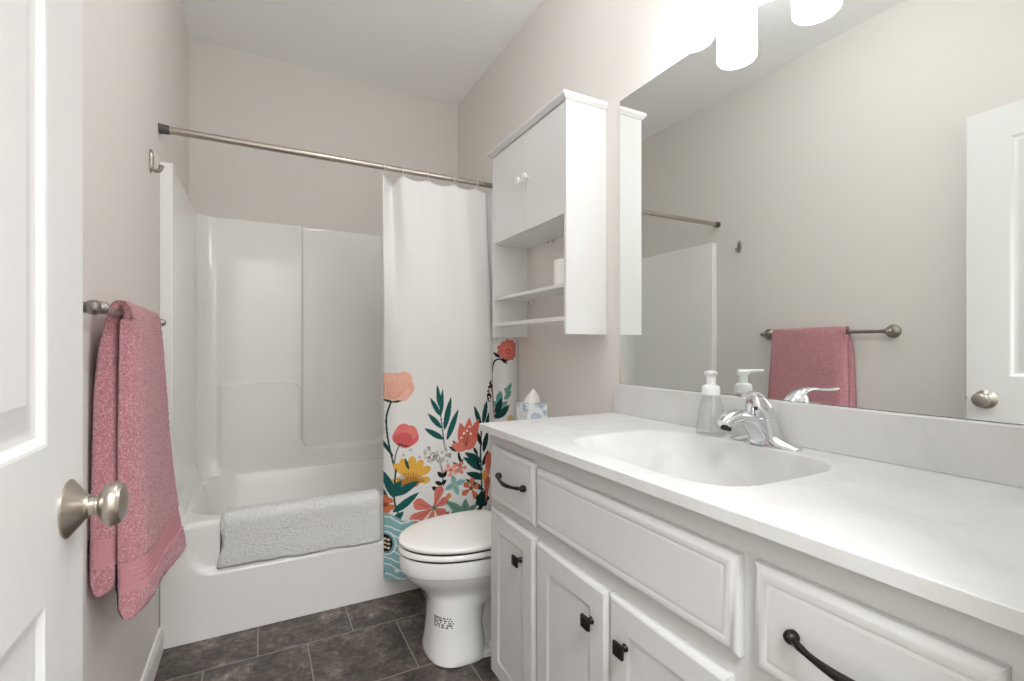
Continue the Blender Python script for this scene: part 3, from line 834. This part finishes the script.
MB().box(cxf + 0.002, cy0 + pt, 1.236, cxf + 0.075, cy1 - pt, 1.252, 0.001, 1).build('shelf', M['melamine'], wc)
ym = 1.789
for a, b_, ky_ in ((ym + 0.0015, cy1 - pt - 0.002, ym + 0.031), (cy0 + pt + 0.002, ym - 0.0015, ym - 0.028)):
    d_ = MB().box(cxf + 0.001, a, 1.634, cxf + 0.017, b_, cz1 - 0.004, 0.0015, 1).build('cabinet_door', M['melamine'], wc)
    MB().lathe([(0.006, 0), (0.006, 0.008), (0.009, 0.012), (0.0145, 0.016), (0.0155, 0.020), (0.013, 0.0245), (0.001, 0.026)], (cxf + 0.001, ky_, 1.853), (-1, 0, 0), 24).build('knob', M['plastic'], d_)
for y, z in ((1.868, 1.617), (2.045, 1.392 - 0.04)):
    MB().box(W - 0.022, y - 0.011, z - 0.008, W - 0.002, y + 0.011, z + 0.008, 0.003).lathe([(0.004, 0), (0.004, 0.003)], (W - 0.022, y, z), (-1, 0, 0), 12, mi=1).build('wall_bracket', [M['melamine'], M['nickel_dark']], wc)

# toilet paper on the shelf
tpr = thing('toilet_paper_roll', 'white toilet paper roll standing on the wall cabinet shelf', 'toilet paper', (1.405, 1.578, 1.376))
ro = MB(); pr = [(0.0195, 0.001), (0.0195, 0.1), (0.0215, 0.1025), (0.046, 0.1035), (0.049, 0.101), (0.050, 0.097), (0.050, 0.004), (0.048, 0.0006), (0.0215, 0.0006)]
n_ = 40
ro.loft([[(1.405 + r * math.cos(2 * PI * j / n_), 1.578 + r * math.sin(2 * PI * j / n_), 1.376 + h) for j in range(n_)] for r, h in pr + [pr[0]]], False, False)
ro.build('paper', M['paper'], tpr)
ro = MB(); pr = [(0.0185, 0.002), (0.0185, 0.101), (0.0194, 0.101), (0.0194, 0.002)]
ro.loft([[(1.405 + r * math.cos(2 * PI * j / n_), 1.578 + r * math.sin(2 * PI * j / n_), 1.376 + h) for j in range(n_)] for r, h in pr + [pr[0]]], False, False)
ro.build('core', M['kraft'], tpr)

# ------------------------------------------------------------------ toilet
TC = 1.722
toi = thing('toilet', 'white toilet with closed lid beside the vanity', 'toilet', (1.15, TC, 0))


def egg(xf, xb, hw, z, n=56, sq=2.0, sqb=3.2, a=None):
    """closed outline, front tip at xf, squarer at the back"""
    a = a or (xb - xf) * 0.56; xc = xf + a; b_ = xb - xc; out = []
    for j in range(n):
        t = 2 * PI * j / n; c_, s_ = math.cos(t), math.sin(t)
        e_ = sq if c_ > 0 else sqb
        px = (abs(c_) ** (2 / e_)) * (a if c_ > 0 else b_); py = (abs(s_) ** (2 / e_)) * hw
        out.append((xc - px if c_ > 0 else xc + px, TC + math.copysign(py, s_), z))
    return out


ZD = -0.016
secs = [(0.000, 0.878, 1.09, 0.128, 2.4), (0.006, 0.873, 1.095, 0.133, 2.4), (0.025, 0.875, 1.09, 0.131, 2.4), (0.06, 0.881, 1.085, 0.125, 2.4), (0.12, 0.886, 1.075, 0.117, 2.4), (0.19, 0.888, 1.09, 0.113, 2.4),
        (0.222, 0.880, 1.16, 0.116, 2.3), (0.248, 0.860, 1.24, 0.132, 2.2), (0.272, 0.834, 1.32, 0.150, 2.1), (0.296, 0.808, 1.355, 0.165, 2.05), (0.316, 0.794, 1.36, 0.175, 2.0), (0.326, 0.789, 1.36, 0.178, 2.0), (0.331, 0.783, 1.36, 0.182, 2.0), (0.358, 0.781, 1.36, 0.1835, 2.0),
        (0.379, 0.782, 1.36, 0.1835, 2.0), (0.386, 0.786, 1.355, 0.181, 2.0), (0.388, 0.795, 1.35, 0.174, 2.0)]
bw = MB().loft([egg(xf, xb, hw, z, 64, sq=q, sqb=3.4, a=(0.30 if z > 0.24 else lerp(0.105, 0.30, sstep(0.19, 0.26, z)))) for z, xf, xb, hw, q in secs])
# narrower trapway behind the front column, foot plate, rear deck carrying the tank
bw.loft([[(x, TC + sy * hw, z) for x, sy in ((1.03, -1), (x1_, -1), (x1_, 1), (1.03, 1))] for z, hw, x1_ in ((0.0005, 0.075, 1.45), (0.10, 0.066, 1.45), (0.22, 0.070, 1.44), (0.30, 0.085, 1.42), (0.33, 0.10, 1.42))])
bw.loft([egg(0.96, 1.44, hw, z, 48, sqb=3.5, a=0.12) for z, hw in ((0.0005, 0.122), (0.016, 0.122), (0.022, 0.117))])
bw.loft([[(x, TC + sy * hw, z) for x, sy in ((1.20, -1), (1.50, -1), (1.50, 1), (1.20, 1))] for z, hw in ((0.28, 0.095), (0.31, 0.115), (0.365, 0.13), (0.384, 0.128))])
bowl = bw.build('bowl', M['porcelain'], toi, angle=50)
st = MB()
for xf, xb, hw, z in [(0.795, 1.215, 0.180, 0.4095), (0.788, 1.22, 0.1845, 0.413), (0.787, 1.22, 0.1855, 0.420), (0.790, 1.218, 0.183, 0.428), (0.797, 1.212, 0.178, 0.4305)]: st.v += egg(xf - 0.010, xb, hw, z + ZD, 64, sqb=4.0, a=0.27)
for i in range(4):
    for j in range(64): k = (j + 1) % 64; st.f.append((i * 64 + j, i * 64 + k, (i + 1) * 64 + k, (i + 1) * 64 + j)); st.mi.append(0)
st.f += [tuple(range(64))[::-1], tuple(4 * 64 + j for j in range(64))]; st.mi += [0, 0]
st.build('seat', M['lid'], toi, angle=50)
ld = MB().loft([egg(xf - 0.010, xb - 0.03, hw, z + ZD, 64, sqb=4.2, a=0.6 * (xb - xf - 0.02)) for xf, xb, hw, z in [(0.800, 1.235, 0.176, 0.4365), (0.791, 1.24, 0.183, 0.439), (0.788, 1.242, 0.1855, 0.446), (0.790, 1.242, 0.184, 0.452), (0.798, 1.238, 0.177, 0.4565), (0.84, 1.21, 0.145, 0.4590), (0.92, 1.15, 0.08, 0.4600)]])
ld.build('lid', M['lid'], toi, angle=60)
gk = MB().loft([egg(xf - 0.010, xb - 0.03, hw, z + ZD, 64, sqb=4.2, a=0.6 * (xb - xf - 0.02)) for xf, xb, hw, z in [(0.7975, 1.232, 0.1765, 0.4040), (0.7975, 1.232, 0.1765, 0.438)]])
gk.build('seat_gap_shade', M['gap_shade'], toi)  # dark filler that paints the shade between lid, seat and bowl
for sy in (-1, 1):
    MB().tube([(1.228, TC + sy * 0.055, 0.414), (1.228, TC + sy * 0.095, 0.414)], 0.013, 16).box(1.215, TC + sy * 0.075 - 0.02, 0.384, 1.245, TC + sy * 0.075 + 0.02, 0.410, 0.005).build('hinge', M['lid'], toi)
    MB().lathe([(0.0155, 0.022), (0.0155, 0.034), (0.012, 0.042), (0.006, 0.046), (0.001, 0.0465)], (1.105, TC + sy * 0.098, 0), (0, 0, 1), 20).build('bolt_cap', M['lid'], toi)
MB().loft([[(x, TC + y, z) for x, y in ((1.500, -0.205 * q), (1.330 - o_, -0.195 * q), (1.318 - o_, -0.180 * q), (1.312 - o_, 0), (1.318 - o_, 0.180 * q), (1.330 - o_, 0.195 * q), (1.500, 0.205 * q))] for z, q, o_ in ((0.402, 0.90, -0.012), (0.42, 0.94, -0.006), (0.56, 0.98, 0), (0.735, 1.0, 0.002))]).build('tank', M['porcelain'], toi, angle=40)
MB().box(1.296, TC - 0.215, 0.736, 1.512, TC + 0.215, 0.768, 0.010, 4).build('tank_lid', M['porcelain'], toi)
MB().lathe([(0.013, 0), (0.013, 0.006), (0.008, 0.010)], (1.312, TC - 0.15, 0.68), (-1, 0, 0), 18).tube([(1.300, TC - 0.15, 0.68), (1.297, TC - 0.11, 0.676), (1.297, TC - 0.07, 0.668)], [0.006, 0.006, 0.0075], 12).build('flush_lever', M['chrome'], toi)
# printed certification marks low on the pedestal
dg = bpy.context.evaluated_depsgraph_get()
bvh = BVHTree.FromPolygons([tuple(v) for v in bw.v], bw.f)
sk = MB()
rows_ = ["11111011010100", "11011101101010", "11101001001101", "10110110011110", "11010110110010"]
tdir = Vector((0.337, 0.941, 0)).normalized(); rdir = Vector((tdir.y, -tdir.x, 0))
for ri, rw in enumerate(rows_):
    for ci, ch in enumerate(rw):
        if ch == '0': continue
        cc_ = []
        for du, dv in ((0, 0), (1, 0), (1, 1), (0, 1)):
            uu, vv = (ci + du * 0.85 - 7) * 0.0050, -(ri + dv * 0.66 - 2) * 0.0078
            org_ = Vector((0.761, 1.20, 0.152 + vv)) + rdir * (uu)
            hit, nn, _, _ = bvh.ray_cast(org_, tdir)
            if hit is None: break
            if nn.dot(tdir) > 0: nn = -nn
            cc_.append(hit + nn * 0.0005)
        if len(cc_) == 4: sk.add(cc_, [(0, 1, 2, 3)])
if sk.v: tag(sk.build('printed_mark', M['ink'], toi, recalc=False), 'small black printed marks')

# tissue box on the tank lid
tbx = thing('tissue_box', 'white and blue cube tissue box on the toilet tank', 'tissue box', (1.372, 1.80, 0.768))
bx0, bx1, by0, by1, bz0, bz1 = 1.325, 1.423, 1.750, 1.848, 0.7685, 0.896
MB().box(bx0, by0, bz0, bx1, by1, bz1, 0.002, 2).build('carton', M['tissue_box'], tbx)
MB().lathe([(0.036, 0), (0.036, 0.0008), (0.001, 0.0008)], ((bx0 + bx1) / 2, (by0 + by1) / 2, bz1), (0, 0, 1), 28, sx=0.55).build('opening', M['dark'], tbx)
ts = []
for i in range(22):
    t = i / 21; r = []
    for j in range(28):
        a = 2 * PI * j / 28
        wv = 1 + 0.22 * math.sin(3 * a + 1.0 + t * 2) * (0.4 + t)
        rr_ = lerp(0.034, 0.0015, t ** 1.5) * wv
        lean = 0.010 * t
        r.append(((bx0 + bx1) / 2 + rr_ * 1.05 * math.cos(a) + lean * 0.2, (by0 + by1) / 2 + rr_ * 0.8 * math.sin(a) - lean, bz1 + 0.001 + 0.060 * t))
    ts.append(r)
MB().loft(ts).build('tissue', M['paper'], tbx, angle=70)

# ------------------------------------------------------------------ vanity
VY0, VY1 = FY + 0.001, 1.402
FX = 0.992                                    # face frame front
DXF = 0.974                                   # door faces
ZC = 0.892
van = thing('vanity_cabinet', 'white painted vanity cabinet with dark bronze hardware under the marble top', 'vanity', ((FX + W) / 2, (VY0 + VY1) / 2, 0))
bd = MB()
bd.box(FX, VY0, 0.10, FX + 0.019, VY1, ZC - 0.0235, 0.0012, 1)                      # face frame
bd.box(FX + 0.0185, VY0, 0.10, W - 0.001, VY0 + 0.016, ZC - 0.0235).box(FX + 0.0185, VY1 - 0.016, 0.10, W - 0.001, VY1, ZC - 0.0235)
bd.box(FX + 0.0185, VY0 + 0.0155, 0.10, W - 0.001, VY1 - 0.0155, 0.116).box(W - 0.007, VY0 + 0.0155, 0.1155, W - 0.001, VY1 - 0.0155, ZC - 0.0235)
bd.box(FX + 0.065, VY0, 0.0005, W - 0.001, VY1, 0.10, 0.001, 1)
bd.build('body', M['cabinet'], van)


def panel(y0, y1, z0, z1, prof):
    rings = [[(FX - d, y0 + s_, z0 + s_), (FX - d, y1 - s_, z0 + s_), (FX - d, y1 - s_, z1 - s_), (FX - d, y0 + s_, z1 - s_)] for s_, d in prof]
    return MB().loft(rings)


T_ = FX - DXF
drawer_prof = [(0, 0.0002), (0, T_ - 0.009), (0.002, T_ - 0.006), (0.010, T_ - 0.001), (0.0125, T_), (0.0200, T_), (0.0220, T_ - 0.0012), (0.0245, T_ - 0.0012), (0.028, T_ - 0.0004), (0.030, T_ - 0.0004)]
door_prof = [(0, 0.0002), (0, T_ - 0.009), (0.002, T_ - 0.006), (0.010, T_ - 0.001), (0.0125, T_), (0.056, T_), (0.058, T_ - 0.0008), (0.061, T_ - 0.0032), (0.065, T_ - 0.0042), (0.068, T_ - 0.0042)]


def pull(parent, yc, z, L=0.098):
    """arched bar pull with flared ball ends, lying along y"""
    x0 = DXF + 0.001
    pts = catmull([(x0 - 0.006, yc - L / 2, z), (x0 - 0.013, yc - L / 2 + 0.008, z - 0.001), (x0 - 0.022, yc - L / 4, z - 0.004), (x0 - 0.026, yc, z - 0.006), (x0 - 0.022, yc + L / 4, z - 0.004), (x0 - 0.013, yc + L / 2 - 0.008, z - 0.001), (x0 - 0.006, yc + L / 2, z)], 40)
    rs = [0.0042 + 0.0022 * math.exp(-((i - 19.5) / 7) ** 2) + 0.0012 * (math.exp(-((i - 5) / 2.0) ** 2) + math.exp(-((i - 34) / 2.0) ** 2)) for i in range(40)]
    mb = MB().tube(pts, rs, 14)
    for s_ in (-1, 1):
        mb.lathe([(0.008, 0), (0.009, 0.003), (0.0098, 0.008), (0.0085, 0.013), (0.005, 0.0165), (0.001, 0.0175)], (x0, yc + s_ * L / 2, z), (-1, 0, 0), 20)
    return mb.build('pull', M['bronze'], parent)


def sq_knob(parent, y, z):
    x0 = DXF + 0.001; mb = MB()
    mb.lathe([(0.0085, 0), (0.0075, 0.003), (0.0055, 0.008), (0.006, 0.014)], (x0, y, z), (-1, 0, 0), 20)
    s_ = 0.0138
    mb.loft([[(x0 - d, y - q, z - q), (x0 - d, y + q, z - q), (x0 - d, y + q, z + q), (x0 - d, y - q, z + q)] for q, d in ((0.007, 0.0125), (s_ - 0.001, 0.015), (s_, 0.0165), (s_, 0.0205), (s_ - 0.002, 0.0235), (0.006, 0.0255), (0.001, 0.0258))])
    return mb.build('knob', M['bronze'], parent, angle=45)


# left column
d_ = panel(1.102, 1.375, 0.657, 0.829, drawer_prof).build('drawer', M['cabinet'], van); pull(d_, 1.222, 0.750, 0.150)
d_ = panel(1.102, 1.375, 0.118, 0.632, door_prof).build('cabinet_door', M['cabinet'], van); sq_knob(d_, 1.172, 0.545)
# sink bay
panel(0.488, 1.092, 0.662, 0.819, drawer_prof).build('false_front', M['cabinet'], van)
d_ = panel(0.7985, 1.092, 0.118, 0.624, door_prof).build('cabinet_door', M['cabinet'], van); sq_knob(d_, 0.848, 0.540)
d_ = panel(0.504, 0.7935, 0.118, 0.624, door_prof).build('cabinet_door', M['cabinet'], van); sq_knob(d_, 0.740, 0.540)
# right column
d_ = panel(0.191, 0.463, 0.662, 0.821, drawer_prof).build('drawer', M['cabinet'], van); pull(d_, 0.324, 0.745, 0.150)
d_ = panel(0.191, 0.463, 0.395, 0.636, drawer_prof).build('drawer', M['cabinet'], van); pull(d_, 0.318, 0.52, 0.150)
d_ = panel(0.191, 0.463, 0.118, 0.372, drawer_prof).build('drawer', M['cabinet'], van); pull(d_, 0.318, 0.25, 0.150)

# countertop with integral basin
ct = thing('countertop', 'white cultured marble vanity top with moulded sink basin', 'countertop', ((0.963 + W) / 2, 0.76, ZC - 0.022))
cx0, cx1, ya, yb = 0.958, W - 0.001, FY + 0.001, 1.419
BCX, BCY, BAX, BAY, BD = 1.224, 0.812, 0.198, 0.262, 0.14


def ctz(x, y):
    q = ((abs(x - BCX) / BAX) ** 4.2 + (abs(y - BCY) / BAY) ** 4.2) ** (1 / 4.2)
    if q >= 1: 
        return ZC - 0.0012 * (1 - min(1, (q - 1) / 0.05)) ** 2
    t = 1 - q
    k_ = sstep(BCY - 0.12, BCY + BAY, y)
    return ZC - 0.0012 - (BD - 0.0012) * (1 - (1 - min(1, t / lerp(0.30, 0.92, k_))) ** lerp(2.3, 1.7, k_))


er = 0.0025
xs_c = [cx0 + er] + list(np.linspace(cx0 + 0.012, cx1 - 0.02, 120)) + [cx1]
ys_c = list(np.linspace(ya, yb - 0.012, 230)) + [yb - er]
P = []
for y in ys_c + [(yb, 'e1'), (yb, 'e2'), (yb, 'e3')]:
    kind = None
    if isinstance(y, tuple): y, kind = y
    yy = {None: y, 'e1': yb - er * 0.3, 'e2': yb, 'e3': yb}[kind]
    dz = {None: 0, 'e1': -er * 0.3, 'e2': -er, 'e3': -0.022}[kind]
    row = [(cx0, yy, ZC - 0.022), (cx0, yy, min(ZC - er, ZC + dz)), (cx0 + er * 0.3, yy, min(ZC - er * 0.3, ZC + dz))]
    for x in xs_c: row.append((x, yy, ctz(x, min(y, yb)) + dz))
    P.append(row)
cm = MB().grid(P)
cm.add([(cx0, ya, ZC - 0.022), (cx0 + 0.035, ya, ZC - 0.022), (cx0 + 0.035, yb - 0.012, ZC - 0.022), (cx0, yb, ZC - 0.022), (cx1, yb, ZC - 0.022), (cx1, yb - 0.012, ZC - 0.022)], [(0, 1, 2, 3), (2, 5, 4, 3)])
cm.build('slab', M['marble'], ct, angle=40)
MB().box(W - 0.021, ya, ZC - 0.001, W - 0.001, yb, 0.9995, 0.004, 3).build('backsplash', M['marble'], ct)
dr = MB().lathe([(0.022, 0), (0.022, 0.003), (0.017, 0.0045), (0.016, 0.0025), (0.001, 0.004)], (BCX + 0.02, BCY, ZC - BD), (0, 0, 1), 28).build('drain', M['chrome'], ct)

# faucet
FXC, FYC = 1.462, 0.779
fa = thing('faucet', 'chrome single-lever bathroom faucet behind the sink basin', 'faucet', (FXC, FYC, ZC))
bs = []
for t in np.linspace(-1, 1, 37):
    wy = 0.027 * math.sqrt(max(0.0, 1 - abs(t) ** 2.0)) + 0.002; hz = 0.010 + 0.020 * math.exp(-(t / 0.5) ** 2) + 0.006 * (1 - abs(t)); hz *= (1 - abs(t) ** 5 * 0.7)
    bs.append([(FXC + wy * math.cos(a), FYC + t * 0.096, ZC + 0.0008 + max(0, hz * math.sin(a))) for a in np.linspace(0, PI, 17)] + [(FXC + wy * 0.9 * k, FYC + t * 0.096, ZC + 0.0006) for k in (-0.5, 0.5)])
MB().loft(bs).build('base', M['chrome'], fa, angle=60)
bdy = []
for z, r, ox in [(0.006, 0.0375, 0), (0.02, 0.0365, -0.001), (0.04, 0.0355, -0.004), (0.060, 0.0345, -0.008), (0.0675, 0.0342, -0.010), (0.0690, 0.0330, -0.010), (0.0705, 0.0343, -0.011), (0.084, 0.0340, -0.015), (0.100, 0.0310, -0.021), (0.114, 0.0255, -0.027), (0.124, 0.0180, -0.032), (0.1300, 0.0095, -0.035), (0.1318, 0.002, -0.037)]:
    bdy.append([(FXC + ox + r * 1.0 * math.cos(a), FYC + r * math.sin(a), ZC + z) for a in np.linspace(0, 2 * PI, 40, endpoint=False)])
MB().loft(bdy).build('body', M['chrome'], fa, angle=30)
sp = catmull([(FXC - 0.012, 0.004), (FXC - 0.026, 0.032), (FXC - 0.058, 0.062), (FXC - 0.096, 0.0770), (FXC - 0.130, 0.0730), (FXC - 0.152, 0.0610)], 32)
rg = []
for i, (x, z) in enumerate(sp):
    t = i / 31; g = sp[min(i + 1, 31)] - sp[max(i - 1, 0)]; g = g / np.hypot(*g); n2 = np.array((-g[1], g[0]))
    wy = lerp(0.027, 0.0215, t ** 0.8); hz = lerp(0.022, 0.0150, t ** 0.8)
    if i > 28: wy *= 1 - 0.08 * (i - 28); hz *= 1 - 0.08 * (i - 28)
    rg.append([(x + n2[0] * hz * math.cos(a), FYC + wy * math.sin(a), max(ZC + 0.0006, ZC + z + n2[1] * hz * math.cos(a))) for a in np.linspace(0, 2 * PI, 28, endpoint=False)])
spt = MB().loft(rg).build('spout', M['chrome'], fa, angle=50)
MB().lathe([(0.0120, 0), (0.0120, 0.008), (0.0095, 0.009)], (FXC - 0.141, FYC, ZC + 0.0545), (-0.3, 0, -0.95), 20).build('aerator', M['dark'], spt)
hd_ = Vector((-0.957, -0.29, 0)); hs_ = Vector((0.29, -0.957, 0)); h0 = Vector((FXC - 0.022, FYC, ZC))
lv = catmull([(-0.004, 0.108), (0.020, 0.1265), (0.048, 0.1335), (0.082, 0.1310), (0.112, 0.1305), (0.128, 0.1330)], 28)
rg = []
for i, (d, z) in enumerate(lv):
    t = i / 27; wy = lerp(0.0210, 0.0105, sstep(0, 0.55, t)) * (1 if i < 26 else 0.65); hz = lerp(0.0130, 0.0038, sstep(0, 0.5, t))
    rg.append([h0 + hd_ * d + hs_ * (wy * math.sin(a)) + Vector((0, 0, z + hz * math.cos(a))) for a in np.linspace(0, 2 * PI, 20, endpoint=False)])
MB().loft(rg).build('lever', M['chrome'], fa, angle=60)
MB().lathe([(0.0048, -0.002), (0.0048, 0.0012), (0.003, 0.0016)], (FXC - 0.019 - 0.0325 * 0.93, FYC - 0.0325 * 0.36, ZC + 0.094), (-0.93, -0.36, 0.15), 14).build('temperature_dot', M['dark'], fa)

# soap dispenser
sx_, sy_ = 1.449, 0.930
so = thing('soap_dispenser', 'clear plastic foaming soap bottle with white pump beside the faucet', 'soap dispenser', (sx_, sy_, ZC))


def sqr(cx_, cy_, h, z, rot, e_=3.4, n=40):
    out = []
    for j in range(n):
        t = 2 * PI * j / n; c_, s_ = math.cos(t), math.sin(t)
        px, py = math.copysign(abs(c_) ** (2 / e_), c_) * h, math.copysign(abs(s_) ** (2 / e_), s_) * h
        out.append((cx_ + px * math.cos(rot) - py * math.sin(rot), cy_ + px * math.sin(rot) + py * math.cos(rot), z))
    return out


RT = 0.70
bo = [(0.0370, 0.0005), (0.0395, 0.004), (0.0395, 0.011), (0.0370, 0.040), (0.0325, 0.072), (0.0275, 0.094), (0.0225, 0.105), (0.0195, 0.110), (0.0195, 0.122)]
inn = [(0.0182, 0.122), (0.0182, 0.109), (0.0212, 0.104), (0.0261, 0.093), (0.0311, 0.071), (0.0356, 0.040), (0.0381, 0.0115), (0.0360, 0.006)]
MB().loft([sqr(sx_, sy_, r, ZC + h, RT) for r, h in bo + inn]).build('bottle', M['clear'], so, angle=50)
pm = MB().lathe([(0.0225, 0.112), (0.0240, 0.114), (0.0240, 0.131), (0.0215, 0.137), (0.0135, 0.140), (0.0118, 0.142), (0.0118, 0.163), (0.0135, 0.165)], (sx_, sy_, ZC), (0, 0, 1), 30)
dn = Vector((-0.77, -0.64, 0)); sd_ = Vector((0.64, -0.77, 0))
hd = []
for t, wv, z0, z1 in [(-0.0165, 0.009, 0.165, 0.178), (-0.0145, 0.0150, 0.1625, 0.180), (0.0, 0.0180, 0.1615, 0.1805), (0.012, 0.0165, 0.1625, 0.1805), (0.018, 0.0110, 0.1695, 0.1805), (0.040, 0.0085, 0.1725, 0.1810), (0.052, 0.0075, 0.1725, 0.1812), (0.0545, 0.005, 0.1735, 0.1805)]:
    c_ = Vector((sx_, sy_, ZC)) + dn * t
    hd.append([c_ + sd_ * (wv * math.cos(a)) + Vector((0, 0, (z0 + z1) / 2 + (z1 - z0) / 2 * math.sin(a))) for a in np.linspace(0, 2 * PI, 20, endpoint=False)])
pm.loft(hd); pm.build('pump', M['plastic'], so, angle=45)
MB().lathe([(0.0028, 0.012), (0.0028, 0.112)], (sx_, sy_, ZC), (0, 0, 1), 10).build('dip_tube', M['clear'], so)

# ------------------------------------------------------------------ mirror and vanity light
mi = MB().box(W - 0.0065, FY + 0.02, 1.0002, W - 0.0008, 1.3955, 2.052, 0.0012, 2)
for k, f in enumerate(mi.f):
    xs3 = [mi.v[i][0] for i in f]
    mi.mi[k] = 0 if max(xs3) < W - 0.0063 else 1
tag(mi.build('wall_mirror', [M['mirror'], M['glass_edge']], loc=(W, 0.76, 1.0)), 'large frameless wall mirror above the vanity backsplash', 'mirror')

LX, LZ0 = W - 0.099, 2.004
vl = thing('vanity_light', 'three-lamp vanity light with glowing white cylinder shades above the mirror', 'light fixture', (W, 0.735, 2.2))
MB().box(W - 0.022, 0.735 - 0.30, 2.165, W - 0.001, 0.735 + 0.30, 2.275, 0.006, 3).build('back_plate', M['nickel'], vl)
for y in (0.970, 0.735, 0.500):
    MB().tube(catmull([(W - 0.02, y, 2.22), (W - 0.06, y, 2.225), (LX, y, 2.217), (LX, y, 2.193)], 16), 0.008, 14).lathe([(0.03, 2.174), (0.034, 2.180), (0.030, 2.190), (0.012, 2.198)], (LX, y, 0), (0, 0, 1), 28).build('arm', M['nickel'], vl)
    MB().lathe([(0.046, LZ0), (0.052, LZ0 + 0.002), (0.055, LZ0 + 0.006), (0.0555, LZ0 + 0.012), (0.0555, LZ0 + 0.160), (0.052, LZ0 + 0.168), (0.03, LZ0 + 0.172)], (LX, y, 0), (0, 0, 1), 48).build('lamp_shade', M['shade'], vl)
